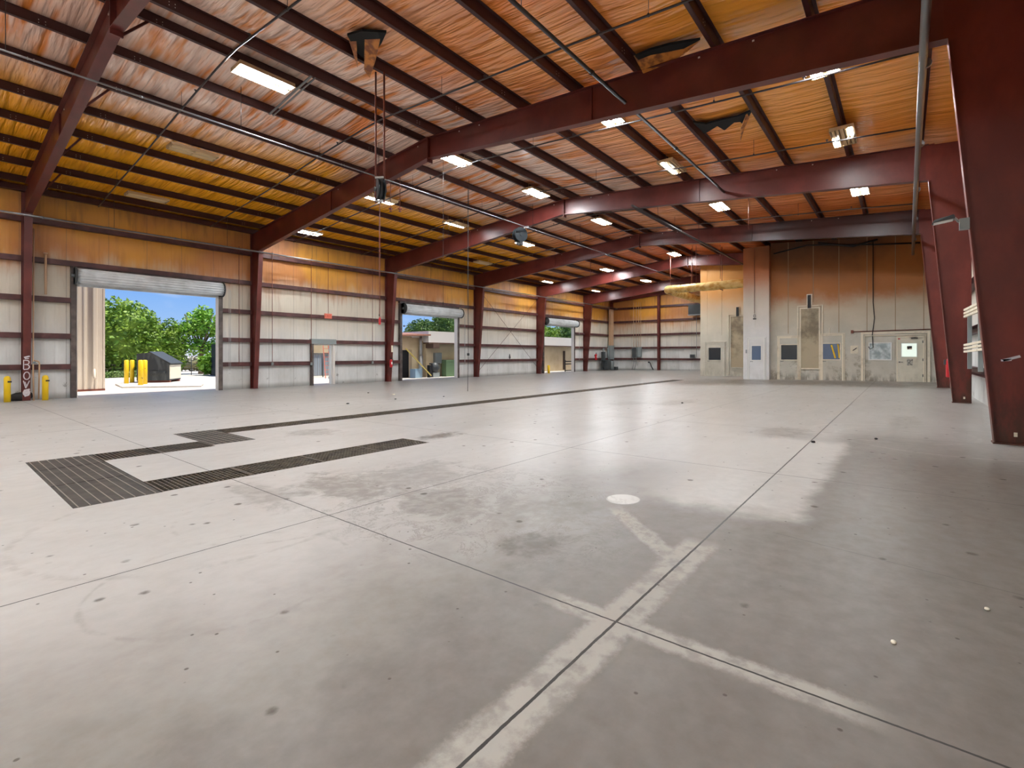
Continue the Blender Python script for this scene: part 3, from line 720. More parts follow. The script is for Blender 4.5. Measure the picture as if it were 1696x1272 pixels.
# ------------------------------------------------------------------ sprinkler pipes
BX = [.35, 4.15, 7.88, 11.55, 15.35, 19.4, 23.0, 26.7]
for i, X in enumerate(BX):
    t = thing('sprinkler_branch', 'thin sprinkler branch pipe following the roof slope, %s from the camera' % ORD[i], 'sprinkler pipe', (X, YC, 7.9), 'sprinkler branch pipes')
    b = MB(); f = lambda y: zr(y)-.26+.02*math.sin(y*1.3+i)
    b.tube([(0, y-YC, f(y)-7.9) for y in (23.3, 20, 17, 14, 11.9)]+[(0, 0, f(YC)-7.93)]+[(0, y-YC, f(y)-7.9) for y in (10.8, 8, 5, 2, -.35)], .021, 8); pp = b.build('pipe', M_PIPE, t)
    for y in (21.8, 19.0, 16.2, 13.2, 10.2, 7.2, 4.4, 1.6):
        b = MB(); b.tube([(0, y-YC, f(y)-7.9), (0, y-YC, f(y)-7.9+.07)], .012, 8); b.tube([(0, y-YC, f(y)-7.83), (0, y-YC, f(y)-7.82)], .035, 8); b.build('sprinkler_head', M_PIPE, pp)
    for y in (20.6, 14.2, 8.6, 3.4):
        b = MB(); b.tube([(0, y-YC, f(y)-7.9), (0, y-YC, zr(y)+.19-7.9)], .005, 5); b.tube([(-.0, y-YC-.012, f(y)-7.9), (-.0, y-YC+.012, f(y)-7.9)], .032, 10); b.build('hanger_rod', M_PIPE, t)
def mainpipe(name, pts, r, mat, label, cat='pipe', hang=True):
    o = pts[0]; t = thing(name, label, cat, o)
    b = MB(); b.tube([tuple(Vector(p)-Vector(o)) for p in pts], r, 12); b.build('pipe', mat, t)
    P, Q = Vector(pts[0]), Vector(pts[-1]); n = int((Q-P).length/3.8)
    for k in range(1, n):
        b = MB(); c = P.lerp(Q, k/n)-P; b.tube([tuple(c-Vector((.03, 0, 0))), tuple(c+Vector((.03, 0, 0)))], r*1.35, 12); b.build('coupling', mat, t)
    for k in range(1, n): b = MB(); c = P.lerp(Q, (k-.5)/n); b.tube([tuple(c-P), (c.x-P.x, c.y-P.y, zr(c.y)+.22-P.z)], .007, 5); b.build('hanger_rod', M_PIPE, t)
mainpipe('sprinkler_main', [(-5.2, 23.0, 6.32), (XE-.5, 23.0, 6.36)], .036, M_PIPEG, 'long grey sprinkler main along the door wall below the eave')
mainpipe('sprinkler_main', [(-5.2, -.23, 6.22), (9, -.23, 6.22), (20, -.27, 6.24), (29.3, -.33, 6.3)], .055, M_PIPEG, 'thick grey pipe running along the right hand eave past the columns')
mainpipe('strut_pipe', [(-5.2, 4.83, 7.22), (17.5, 4.81, 7.22)], .038, M_PIPE, 'straight dark pipe crossing under the middle frame on the right slope')
mainpipe('strut_pipe', [(16.6, 7.8, 7.12), (29.4, 7.1, 6.75)], .045, M_PIPE, 'straight dark pipe running from the third frame to the white booth tower')
mainpipe('strut_pipe', [(-5.2, 13.02, 7.28), (36, 13.02, 7.28)], .020, M_PIPEG, 'thin grey conduit along the left slope just beyond the ridge')
# flexible tray on top left
b = MB(); b.bar((5.95, 13.35, zr(13.35)-.02), (5.86, 10.95, zr(10.95)-.02), .05, .025); b.bar((6.05, 13.35, zr(13.35)-.02), (5.96, 10.95, zr(10.95)-.02), .03, .025)
tag(b.build('cable_tray', M_PIPEG), 'grey slotted rail spanning two purlins beside the lit lamp at upper left', 'rail')

# ------------------------------------------------------------------ lights
M_TUBE = Mat('lit tube', .5).emit((*TUBE, 1), LAMP); M_TUBE.base(srgb(255, 255, 250))
M_TUBED = Mat('unlit tube', .3).base(srgb(214, 186, 140))
M_HOUS = Mat('lamp housing', .45).base(srgb(190, 160, 120))
M_REFL = Mat('lamp reflector', .3, .3).base(srgb(150, 122, 84))
GROUPN = 'high bay lamps under the roof'
def onroof(u, v, dz=-.12):
    d = ray(u, v)
    for sg in (1, -1):
        t = (8.30-dz+.0765*sg*YC-EYE)/(d[2]+.0765*sg*d[1]); Y = d[1]*t
        if sg*(Y-YC) >= 0: return Vector((d[0]*t, Y, EYE+d[2]*t))
def lamp(x, y, lit, label, k=0):
    if x > 50: p = onroof(x-1000, y, .12); x, y = p.x, p.y
    z = zr(y)-.12
    t = thing('ceiling_light', label, 'ceiling light', (x, y, z), GROUPN)
    b = MB(); b.box(-.62, .62, -.25, .25, .04, .07); b.box(-.62, .62, -.262, -.25, -.02, .07); b.box(-.62, .62, .25, .262, -.02, .07)
    b.box(-.63, -.62, -.262, .262, -.02, .07); b.box(.62, .63, -.262, .262, -.02, .07); b.box(-.62, .62, -.04, .04, -.015, .04)
    for xx in (-.5, .5): b.tube([(xx, 0, .07), (xx, 0, .30)], .006, 5)
    b.build('housing', M_HOUS, t)
    b = MB()
    for s in (-1, 1):
        for yy_ in (.09, .185): b.prism([(s*yy_-.045, .0), (s*yy_, .035), (s*yy_+.045, .0), (s*yy_, .038)], 0, -.6, .6)
    rf = b.build('reflector', M_REFL, t)
    for i, yy_ in enumerate((-.185, -.09, .09, .185)):
        for h, (xa, xb_) in enumerate(((-.58, -.01), (.01, .58))):
            on = lit[i*2+h] == '1'
            b = MB(); b.tube([(xa, yy_, -.004), (xb_, yy_, -.004)], .030, 8)
            b.build('lamp_tube', M_TUBE if on else M_TUBED, rf)
    if k: b = MB(); b.tube([(-.4, 0, .05), (-.45, .02, -.5), (-.38, .05, -1.1)], .006, 5); b.build('loose_wire', M_BLACK, t)
A = '11111111'
L = [(1437, 131, A, 'lit high bay lamp at upper left nearest the ridge'),
     (1320, 253, '00000000', 'unlit high bay lamp in the first bay, halfway down the left slope'), (1244, 328, '00000000', 'unlit high bay lamp in the first bay, low on the left slope'),
     (2002, 190, A, 'lit high bay lamp just past the middle frame on the right slope'), (2362, 101, A, 'brightest lit lamp at the upper right above the camera side'),
     (2397, 227, '10000001', 'mostly failed lamp with two lit ends at the upper right'), (1752, 264, A, 'lit lamp right behind the ridge of the middle frame'),
     (1888, 320, A, 'lit lamp by the ridge before the third frame'), (2113, 277, '00001100', 'half failed lamp in the second bay on the right slope'),
     (2424, 315, A, 'lit lamp low on the right slope behind the third frame'), (2192, 342, A, 'lit lamp midway up the right slope behind the third frame'),
     (1996, 367, A, 'lit lamp by the ridge just behind the third frame'), (1510, 385, '11000011', 'lit lamp low on the left slope just past the middle frame'),
     (1869, 404, A, 'lit lamp below the round cord reel on the left slope'), (1632, 331, '00001111', 'half lit lamp behind the hanging hose reel'),
     (1755, 372, '00001100', 'half failed lamp on the left slope before the third frame'), (2117, 421, A, 'lit lamp at the ridge near the booth tower'),
     (2070, 465, A, 'distant lit lamp on the left slope beyond the fifth frame'), (1905, 467, '11110000', 'distant lit lamp low on the left slope beyond the fourth frame'),
     (2005, 447, A, 'distant lit lamp halfway down the left slope beyond the fourth frame'), (1985, 482, '11110000', 'farthest lit lamp low on the left slope'),
     (1800, 436, '00000000', 'unlit lamp low on the left slope behind the third frame'), (42.6, 17.8, A, 'added lamp in the last bay, brightening the far end wall'),  # the last bay lamp is added to brighten the far wall
     (-2.8, 19.8, A, 'added unseen lamp behind the camera low on the left slope'), (-2.8, 15.2, A, 'added unseen lamp behind the camera on the left slope'), (-2.8, 10.8, A, 'added unseen lamp behind the camera at the ridge'),  # unseen lamps added to light the left slope and near floor
     (-2.8, 5.6, A, 'added unseen lamp behind the camera on the right slope'), (-2.8, 1.2, A, 'added unseen lamp behind the camera low on the right slope'), (1.0, 5.6, A, 'added unseen lamp over the camera on the right slope')]  # more unseen lamps, added to light the near floor
for i, l in enumerate(L): lamp(*l, k=(i == 15))
# ------------------------------------------------------------------ booths
XW = 29.9
def qy(u, X): return atX(u, 600, X).y
ytR = qy(1274, 29.5); ytL = qy(1231, 29.5)
b = MB(); ztop = lambda y: zr(y)-.06
b.prism([(ytR, zf(ytR)-.02), (ytL, zf(ytL)-.02), (ytL, 7.62), (ytR, 7.62)], 0, 29.5, 33.0); struct(b.build('wall_tower', M_TOWER))
b = MB(); b.prism([(YR, .25), (ytR, .2), (ytR, ztop(ytR)), (YR, ztop(YR))], 0, XW, XW+.12); struct(b.build('wall_booth', M_BOOTH))
yL0 = atX(1160, 620, 33.5).y
b = MB(); b.prism([(ytR, .15), (yL0, .1), (yL0, 7.9), (ytR, 7.9)], 0, 33.5, 44.0); struct(b.build('wall_rear', M_RBOOTH))
# vertical seams of the booth panels: shallow cover strips
M_SEAM = Mat('panel seam strip', .6).base(srgb(150, 128, 96))
b = MB()
for u in (1305.5, 1347, 1389.5, 1436, 1483, 1530): y = qy(u, XW); b.box(XW-.006, XW, y-.014, y+.014, 2.75 if u not in (1347,) else 4.4, ztop(y))
struct(b.build('trim_3', M_SEAM))
b = MB(); y = qy(1250, 29.5); b.box(29.485, 29.5, y-.02, y+.02, 3.2, 7.6); b.box(29.48, 29.5, ytR, ytR+.07, zf(ytR), 7.62); struct(b.build('trim_4', M_TOWER))
b = MB()
for u in (1171, 1195): y = qy(u, 33.5); b.box(33.49, 33.5, y-.02, y+.02, 2.9, 7.9)
struct(b.build('trim_5', M_RBOOTH))
def frame_on(b, X, y0, y1, z0, z1, w, d=.04, sill=False):
    a, c = min(y0, y1), max(y0, y1)
    b.box(X-d, X, a-w, a, z0, z1+w); b.box(X-d, X, c, c+w, z0, z1+w); b.box(X-d, X, a, c, z1, z1+w)
    if sill: b.box(X-d, X, a, c, z0-w, z0); b.box(X-d, X, a-w, a, z0-w, z0); b.box(X-d, X, c, c+w, z0-w, z0)
def bdoor(n, X, uL, uR, vT, win, glass, label=None, pm=M_BOOTH, tm=M_TRIMC, extra=None):
    yl, yr = qy(uL, X), qy(uR, X); zt = atX((uL+uR)/2, vT, X).z; z0 = zf(yl)
    t = bpy.data.objects.new('door_%d' % n, None); COL.objects.link(t); struct(t)
    b = MB(); b.box(X-.03, X, yr, yl, z0, zt)
    b.build('door_leaf', pm, t)
    b = MB(); frame_on(b, X, yr, yl, z0, zt, .07, .06); frame_on(b, X, yr-.09, yl+.09, z0, zt+.09, .035, .04); b.build('door_frame', tm, t)
    wl, wr = qy(win[0], X), qy(win[1], X); wt, wb = atX(win[0], win[2], X).z, atX(win[0], win[3], X).z
    b = MB(); frame_on(b, X-.03, wr, wl, wb, wt, .045, .025, True); wf = b.build('window_frame', tm, t)
    b = MB(); b.box(X-.036, X-.03, wr, wl, wb, wt); b.build('pane', glass, wf)
    b = MB(); b.tube([(X-.03, yl-.07, z0+1.0), (X-.10, yl-.07, z0+1.0)], .018, 8); b.bar((X-.10, yl-.07, z0+1.0), (X-.10, yl-.20, z0+1.0), .022); b.build('door_handle', M_DARKGREY, t)
    return t, yl, yr, z0, zt
M_GLASSY = Mat('window glass over yellow hoses', .1, spec=.8); _x, _y, _z = M_GLASSY.xyz()
bdoor(5, XW, 1291.5, 1322, 560, (1294, 1320.5, 571.5, 595.5), M_GLASSD)
t6, yl, yr, z0, zt = bdoor(6, XW, 1361, 1394.5, 556, (1363, 1391, 569.5, 595), M_GLASSB)
b = MB(); ya = qy(1379, XW); b.bar((XW-.045, ya+.05, 2.1), (XW-.045, ya-.12, 1.42), .07, .01, up=(1, 0, 0)); ya = qy(1388, XW); b.bar((XW-.045, ya, 2.14), (XW-.045, ya-.06, 1.42), .06, .01, up=(1, 0, 0)); b.build('yellow_strip', M_YEL, t6)
b = MB(); y = qy(1374, XW); b.box(XW-.05, XW, y-.01, y+.01, zt+.1, zt+.42); b.build('vent_stub', M_TRIMC, t6)
bdoor(7, 29.5, 1241.5, 1265, 562, (1245.5, 1260.5, 573, 596), M_GLASSB, pm=M_TOWER, tm=M_WHITE)
bdoor(8, 33.5, 1171, 1199, 569, (1174, 1194, 576, 596), M_GLASSD, pm=M_RBOOTH, tm=M_RBOOTH)
# double unit at the right: window panel and exit door
X = XW; yl, ym, yr = qy(1430, X), qy(1482, X), qy(1536, X)
t = bpy.data.objects.new('door_9', None); COL.objects.link(t); struct(t); z0 = zf(1)
b = MB(); zt = atX(1460, 553, X).z; frame_on(b, X, yr, yl, z0, zt, .10, .06); frame_on(b, X, yr+.08, yl-.06, z0, zt-.1, .03, .09); b.build('surround', M_TRIMC, t)
b = MB(); b.box(X-.03, X, ym, yl, z0, zt); b.build('side_panel', M_BOOTH, t)
wl, wr, wt, wb = qy(1440.5, X), qy(1475, X), atX(1440, 569, X).z, atX(1440, 595, X).z
b = MB(); frame_on(b, X-.03, wr, wl, wb, wt, .05, .03, True); wf = b.build('window_frame', M_WHITE, t)
b = MB(); b.box(X-.037, X-.03, wr, wl, wb, wt); b.build('pane', M_GLASSM, wf)
dl, dr = qy(1487, X), qy(1529, X); zd = atX(1500, 558.5, X).z
M_LEAF = panel_mat('grubby cream door', (212, 206, 186), .3)
b = MB(); b.box(X-.045, X, dr, dl, z0+.01, zd); lf = b.build('door_leaf', M_LEAF, t)
b = MB(); frame_on(b, X, dr, dl, z0, zd, .05, .07); b.build('door_frame', M_TRIMC, t)
wl, wr, wt, wb = qy(1493.5, X), qy(1518, X), atX(1500, 569, X).z, atX(1500, 590.5, X).z
M_GLASSL = Mat('daylit glass', .15).base(srgb(200, 214, 206)).emit(srgb(222, 236, 222), .75)
b = MB(); frame_on(b, X-.045, wr, wl, wb, wt, .03, .02, True); wf = b.build('window_frame', M_WHITE, lf)
b = MB(); b.box(X-.052, X-.045, wr, wl, wb, wt); b.build('pane', M_GLASSL, wf)
M_PRINT = Mat('dark printed notice', .5); M_PRINT.base(M_PRINT.mix(M_PRINT.noise(9, detail=3).ss(.45, .55), srgb(190, 160, 140), srgb(40, 34, 34)))
yp = qy(1502, X); b = MB(); b.box(X-.058, X-.052, qy(1510.5, X), yp, wb+.34, wt-.12); b.build('notice', M_PRINT, wf)
M_PRINTG = Mat('grey printed notice', .5); M_PRINTG.base(M_PRINTG.mix(M_PRINTG.noise(14, detail=4).ss(.45, .6), srgb(190, 186, 172), srgb(110, 108, 100)))
b = MB(); b.box(X-.052, X-.045, qy(1512, X), yp, atX(1505, 605, X).z, atX(1505, 594.5, X).z); b.build('notice', M_PRINTG, lf)
b = MB(); b.box(X-.052, X-.045, qy(1491, X), qy(1487, X), zd-.10, zd-.05); b.build('red_sticker', M_REDP, lf)
b = MB(); b.box(X-.12, X-.045, qy(1520, X), qy(1509, X), zd-.08, zd-.03); b.bar((X-.10, qy(1512, X), zd-.03), (X-.02, qy(1522, X), zd+.02), .025); b.build('door_closer', M_DARKGREY, lf)
b = MB(); b.bar((X-.10, dl-.04, 1.24), (X-.10, dl-.2, 1.24), .025); b.tube([(X-.045, dl-.06, 1.24), (X-.11, dl-.06, 1.24)], .03, 10); b.build('door_handle', M_DARKGREY, lf)
for z in (.55, 1.3, 2.15):
    b = MB(); b.tube([(X-.06, dr+.01, z), (X-.06, dr+.01, z+.12)], .018, 8); b.build('hinge', M_DARKGREY, lf)
# tall recessed panels with chimney slots
def tallpanel(name, X, uL, uR, vT, vB, slotL, slotR, slotT, label, fm):
    t = thing(name, label, 'wall panel', (X, qy((uL+uR)/2, X), 0)); oy = t.location.y
    yl, yr = qy(uL, X)-oy, qy(uR, X)-oy; zt, zb_ = atX(uL, vT, X).z, atX(uL, vB, X).z
    b = MB(); b.box(-.05, 0, yr, yl, zb_, zt); b.build('panel_face', M_PANELF, t)
    b = MB(); frame_on(b, -.0, yr, yl, zb_, zt, .06, .09, True); b.build('inner_frame', fm, t)
    b = MB(); frame_on(b, 0, yr-.12, yl+.12, zf(3)+.0, zt+.12, .06, .06); b.build('outer_frame', fm, t)
    sl, sr = qy(slotL, X)-oy, qy(slotR, X)-oy; st_ = atX(slotL, slotT, X).z
    b = MB(); b.box(-.10, -.02, sr, sl, zt+.02, st_); b.build('slot', M_BLACK, t)
    b = MB(); frame_on(b, -.02, sr, sl, zt+.2, st_, .05, .04); b.build('slot_frame', fm, t)
M_PANELF = Mat('sooty grey panel', .6); _x, _y, _z = M_PANELF.xyz(); _n1 = M_PANELF.noise(1.5, detail=7, rough=.65)
M_PANELF.base(M_PANELF.mix((_n1+(_z-3.2).abs()*-.12).ss(.30, .6)*.7, srgb(182, 168, 140), srgb(96, 84, 68)))
tallpanel('tall_access_panel', XW, 1327, 1356.5, 512, 609.5, 1338, 1343.5, 489, 'tall sooty access panel with cream frame and black slot above, between two booth doors', M_TRIMC)
tallpanel('tall_access_panel', 33.5, 1211, 1238, 525, 608, 1220, 1224, 509, 'tall beige access panel on the rear booth, half hidden by the white tower', M_RBOOTH)
# conduits and gadgets on the booth
y = qy(1446, XW-.06)
b = MB(); b.tube([(0, 0, 7.2), (0, 0, 4.2), (0, -.06, 3.4), (0, .03, 2.6), (0, 0, 1.95), (0, .12, 1.88), (0, .18, 2.0)], .018, 8)
tag(b.build('hanging_cable', M_RUB, None, (XW-.07, y, 0)), 'black cable hanging down the booth wall past the milky window', 'cable')
z = atX(1440, 549, XW).z; b = MB(); b.tube([(0, qy(1413, XW), z), (0, -1.0, z+.04)], .022, 8); b.box(-.05, .03, qy(1413, XW)-.02, qy(1413, XW)+.09, z-.08, z+.08)
tag(b.build('booth_conduit', M_RUST, None, (XW-.05, 0, 0)), 'horizontal dark conduit with end box across the booth above the right door', 'conduit')
y, z = qy(1415, XW), atX(1415, 579, XW).z
t = thing('wall_switch', 'small square panel with a dark lever left of the milky window', 'switch', (XW, y, z)); b = MB(); b.box(-.04, 0, -.16, .16, -.20, .20); b.build('plate', M_TRIMC, t); b = MB(); b.bar((-.06, .06, -.05), (-.08, -.10, .08), .05, .03); b.build('lever', M_BLACK, t)
y, z = qy(1250, 29.5), atX(1250, 527, 29.5).z
t = thing('camera_bracket', 'small black bracket and ring high on the white tower', 'bracket', (29.5, y, z)); b = MB(); b.box(-.05, 0, -.08, .08, -.07, -.01); b.build('bracket', M_BLACK, t); b = MB(); b.tube([(-.03, .05*math.cos(a), .12+.09*math.sin(a)) for a in [i*PI/6 for i in range(13)]], .012, 6); b.build('ring', M_BLACK, t)
b = MB(); b.tube([(29.44, y, z+.25), (29.44, y, 7.5)], .012, 6); tag(b.build('tower_conduit', M_RUST), 'thin vertical conduit up the middle of the white tower', 'conduit')
for u, l in ((1236, 'left'), (1239.5, 'right')):
    b = MB(); b.box(-.03, 0, -.03, .03, -.10, .10); tag(b.build('switch_box', M_GREYBOX, None, (29.5, qy(u, 29.5), 1.78)), 'tiny white switch box beside the tower door, %s of two' % l, 'switch')
# scorched sprinkler tangle above booth
b = MB(); b.tube([(29.86, 5.6, 7.2), (29.86, 4, 7.45), (29.86, 1, 7.05), (29.86, -.6, 6.9)], .035, 8); b.tube([(29.84, 3.5, 7.5), (29.84, 2.0, 7.1), (29.84, 1.0, 7.3)], .05, 8)
tag(b.build('scorched_pipe', M_BLACK), 'black scorched pipe run along the top of the sooty booth', 'pipe')
# insulated duct: elbow from the rear booth
ex = atX(1107, 480, 31.4)
t = thing('insulated_duct', 'yellowed insulated air duct with an elbow hanging in front of the rear booth', 'duct', tuple(ex))
M_DUCT = Mat('yellowed duct wrap', .45); M_DUCT.base(M_DUCT.mix(M_DUCT.noise(3.5, detail=5).ss(.4, .65), srgb(222, 190, 120), srgb(200, 150, 66))); M_DUCT.bump(M_DUCT.noise(6, detail=4), .6, .05)
e2 = 7.2-ex.y
b = MB(); b.tube([(0, 0, 0)]+[(.02*math.sin(k), e2*k/12, .0) for k in range(1, 13)], [.27+.012*math.sin(k*2.1) for k in range(13)], 18); b.build('cross_duct', M_DUCT, t)
b = MB(); b.tube([(0, 0, -.02), (4, 0, -.1), (12.5, 0, -.1)], .27, 18); b.build('long_duct', M_DUCT, t)
b = MB(); b.ball((0, 0, -.01), .285, .285, .285, 16, 10); b.build('elbow', M_DUCT, t)
for yy_ in (-.1, e2*.3, e2*.68):
    b = MB(); b.tube([(.1, yy_+.0, -.30), (.1, yy_+.0, 2.6)], .02 if yy_ < -.05 else .012, 6); b.tube([(-.30, yy_, -.29), (.30, yy_, -.29)], .02, 6); b.build('hanger', M_RUST, t)
b = MB(); b.tube([(-.2+.0*k, e2*.06*k, .25*(1 if k % 2 else -.9)) for k in range(1, 7)], .014, 6); b.build('strap', M_RUB, t)

# end wall equipment
y, z = atX(1148, 513, XE-.6).y, atX(1148, 513, XE-.6).z
t = thing('unit_heater', 'dark louvred unit heater high on the end wall beside the rear booth', 'heater', (XE-.6, y, z)); b = MB(); b.box(-.3, .3, -1.0, .35, -.45, .45); b.build('casing', M_DARKGREY, t)
b = MB()
for k in range(7): b.bar((-.32, -.95, -.38+.12*k), (-.32, .3, -.38+.12*k), .03, .02)
b.build('louvres', M_BLACK, t); b = MB(); b.box(-.35, .4, -1.05, .4, -.52, -.47); b.build('shelf', M_GALV, t)
b = MB(); b.tube([(0, -.3, -.5), (0, -.3, zf(y)-z+1.3)], .02, 8); b.build('gas_pipe', M_GREYBOX, t)
def ebox(u, v, w, h, d, label, pipes=True, legs=False):
    p = atX(u, v, XE-.19-d/2); t = thing('electrical_panel', label, 'electrical box', tuple(p), 'end wall electrical boxes')
    b = MB(); b.box(-d/2, d/2, -w/2, w/2, -h/2, h/2); b.build('enclosure', M_GREYBOX, t)
    b = MB(); b.box(-d/2-.01, -d/2, -w/2+.03, w/2-.03, -h/2+.03, h/2-.03); b.build('panel_door', M_DARKGREY if w > .4 else M_GREYBOX, t)
    if pipes:
        for k in (-.3, .3):
            b = MB(); b.tube([(0, w*k, h/2), (0, w*k, 6.9-p.z)], .02, 8); b.build('conduit', M_TAN, t)
    if legs:
        for k in (-.25, .25):
            b = MB(); b.tube([(0, w*k, -h/2), (0, w*k, -h/2-.5), (-.1, w*k+.12, zf(p.y)-p.z)], .03, 8); b.build('leg_conduit', M_GREYBOX, t)
ebox(1051.5, 584, .5, 1.05, .3, 'tall grey electrical panel with conduits on the end wall between the columns', legs=True)
ebox(1059.5, 583, .36, 1.0, .25, 'narrow dark electrical panel right next to the tall grey one')
ebox(1147, 590, .45, .35, .2, 'small grey outlet box on the end wall near the rear booth', False)
p = atX(1078, 605, XE-.2)
b = MB(); b.tube([(0, .2, .3), (0, .05, .2), (0, -.05, -.1), (0, -.25, -.45)], .05, 8); b.ball((0, .2, .3), .1, .12, .07)
tag(b.build('wall_tear', M_BLACK, None, tuple(p)), 'dark curled tear in the end wall facing near the floor', 'tear')
# compressor corner stuff
p = atY(1005, 609, YL-.6)
t = thing('air_compressor', 'grey compressor with round motor head standing near the far corner', 'compressor', (p.x, p.y, zf(p.y)))
b = MB(); b.box(-.55, .25, -.35, .35, .08, 1.05); b.build('cabinet', M_DARKGREY, t); b = MB(); b.tube([(.75, -.1, .05), (.75, -.1, .9), (.75, -.1, 1.0)], [.28, .28, .12], 16); b.build('tank', M_GREYBOX, t)
b = MB(); b.box(-1.0, -.65, -.2, .1, 1.0, 1.9); b.build('control_box', M_DARKGREY, t); b = MB(); b.tube([(-.85, 0, 1.0), (-.9, 0, .35), (-.7, 0, .12), (-.5, 0, .3)], .05, 10); b.build('hose', M_BLACK, t)
b = MB(); b.tube([(-.5, .1, 1.05), (-.5, .1, 2.2), (.4, .1, 2.25), (.5, .1, 1.2)], .07, 10); b.build('duct_pipe', M_GREYBOX, t)
b = MB(); b.box(1.05, 1.5, -.5, .1, .0, .35); b.build('skid', M_DARKGREY, t)
p = atY(1012, 560, YL-.3)
t = thing('switchgear_cabinet', 'tall grey green switch cabinet under a thick cable riser in the far corner', 'cabinet', (p.x, p.y, 1.2)); b = MB(); b.box(-.45, .45, -.15, .15, -.1, 1.35); b.build('cabinet_body', M_GREYBOX, t); b = MB(); b.box(-.42, -.02, -.16, -.15, -.05, 1.3); b.build('cabinet_door', M_GREYBOX, t)
b = MB(); b.box(-.30, .35, -.12, .12, 1.35, 5.1); b.build('cable_riser', M_TAN, t)

# ------------------------------------------------------------------ hanging reels and cords
M_REEL = Mat('black reel', .4).base(srgb(28, 34, 38))
t = thing('hose_reel', 'black cord reel hung edge on from two long rusty rods at the upper middle', 'hose reel', (6.7, 9.4, 5.42))
b = MB(); b.tube([(-.05, 0, 0), (.05, 0, 0)], .22, 24); b.tube([(-.09, 0, 0), (-.06, 0, 0)], .25, 24); b.tube([(.06, 0, 0), (.09, 0, 0)], .25, 24); b.tube([(-.14, 0, 0), (.14, 0, 0)], .05, 12); w_ = b.build('reel_drum', M_REEL, t); w_.rotation_euler = (0, 0, -.42)
for dx, dy in ((-.06, .09), (.05, -.08)):
    b = MB(); b.tube([(dx, dy, -.30), (dx, dy, 2.73)], .022, 8); b.build('hanger_rod', M_RUST, t)
b = MB(); b.bar((-.06, .09, -.26), (.05, -.08, -.26), .08, .03); b.build('yoke', M_GALV, t)
b = MB(); b.bar((-.06, .09, .27), (.05, -.08, .27), .10, .05); b.build('yoke', M_GALV, t)
b = MB(); b.tube([(0, .02, -.22), (.01, .02, -1.6), (.0, .02, -2.95)], .008, 6); cd_ = b.build('cord', M_RUST, t)
b = MB(); b.tube([(0, .02, -2.95), (0, .02, -3.0), (0, .02, -3.12)], [.012, .03, .025], 8); b.build('plug', M_REDP, cd_)
p = atX(861, 389, 17.0)
t = thing('hose_reel', 'round black cord reel under the third frame, facing the camera', 'hose reel', tuple(p))
b = MB(); b.tube([(0, -.09, 0), (0, .09, 0)], .28, 28); b.tube([(0, -.13, 0), (0, -.09, 0)], .33, 28); b.tube([(0, .09, 0), (0, .13, 0)], .33, 28); b.tube([(0, -.17, 0), (0, .17, 0)], .09, 14); w_ = b.build('reel_drum', M_REEL, t); w_.rotation_euler = (0, 0, -.35)
b = MB(); b.tube([(.1, 0, .1), (.25, -.1, .40), (.38, -.2, .42)], .035, 8); b.build('arm', M_GALV, t); b = MB(); b.box(-.12, .12, -.1, .1, -.46, -.32); b.build('cord_guide', M_BLACK, t)
def cord(u, vt, vb, X, label, r=.008, mat=M_PIPE, wave=0.0, end=None):
    q = atX(u, vb, X); tp = zr(q.y)+.22
    t = thing('electric_pendant', label, 'cord', (q.x, q.y, q.z))
    n = 10; b = MB(); b.tube([(wave*math.sin(k*1.1), wave*math.cos(k*.9), (tp-q.z)*k/n) for k in range(n+1)], r, 6); cd_ = b.build('cord', mat, t)
    b = MB(); b.tube([(wave*0, wave, .0), (0, wave, -.10)], end or r*2.2, 8); b.build('cord_end', M_BLACK, cd_)
cord(775, 500, 649, 13.9, 'thin black cord hanging almost to the floor in front of the second overhead door', .009, M_RUB, .015, .018)
cord(775.5, 380, 585, 14.1, 'pendant control hanging beside the second overhead door', .008, M_RUB, 0, .05)
cord(628, 400, 520, 13.0, 'reddish cord hanging in front of the third column', .008, M_RUST, 0)
cord(734, 300, 500, 11.5, 'thin dark cord hanging below the ridge lamp', .006, M_PIPE, 0)
for u, l in ((647, 'left'), (662.5, 'right')):
    q = atX(u, 346, 10.9)
    t = thing('sprinkler_drop', 'small rusty pipe fitting under the left slope, %s of a pair' % l, 'pipe fitting', tuple(q), 'rusty fittings'); b = MB(); b.ball((0, 0, 0), .06, .06, .05); b.tube([(-.08, 0, .0), (.08, 0, .01)], .025, 8); b.tube([(0, 0, -.09), (0, 0, zr(q.y)+.22-q.z)], .012, 8); b.tube([(0, 0, -.1), (0, 0, -.08)], .05, 10); b.build('fitting', M_RUST, t)
# hangers for branch hoses far
for i, (u, vt, vb, X) in enumerate(((978, 345, 462, 27.0), (1240, 310, 380, 21.0), (1147, 400, 470, 30.5), (1153, 400, 470, 30.6), (1193, 390, 462, 30.8))):
    q = atX(u, vb, X); b = MB(); b.tube([(0, 0, 0), (0, 0, zr(q.y)+.22-q.z)], .014, 6); tag(b.build('drop_rod', M_RUST, None, tuple(q)), ['thin rod hanging beyond the fourth frame on the left slope', 'thin rod hanging behind the third frame on the right', 'left rod of a pair holding the duct', 'right rod of a pair holding the duct', 'thin rod in front of the rear booth top'][i], 'rod')

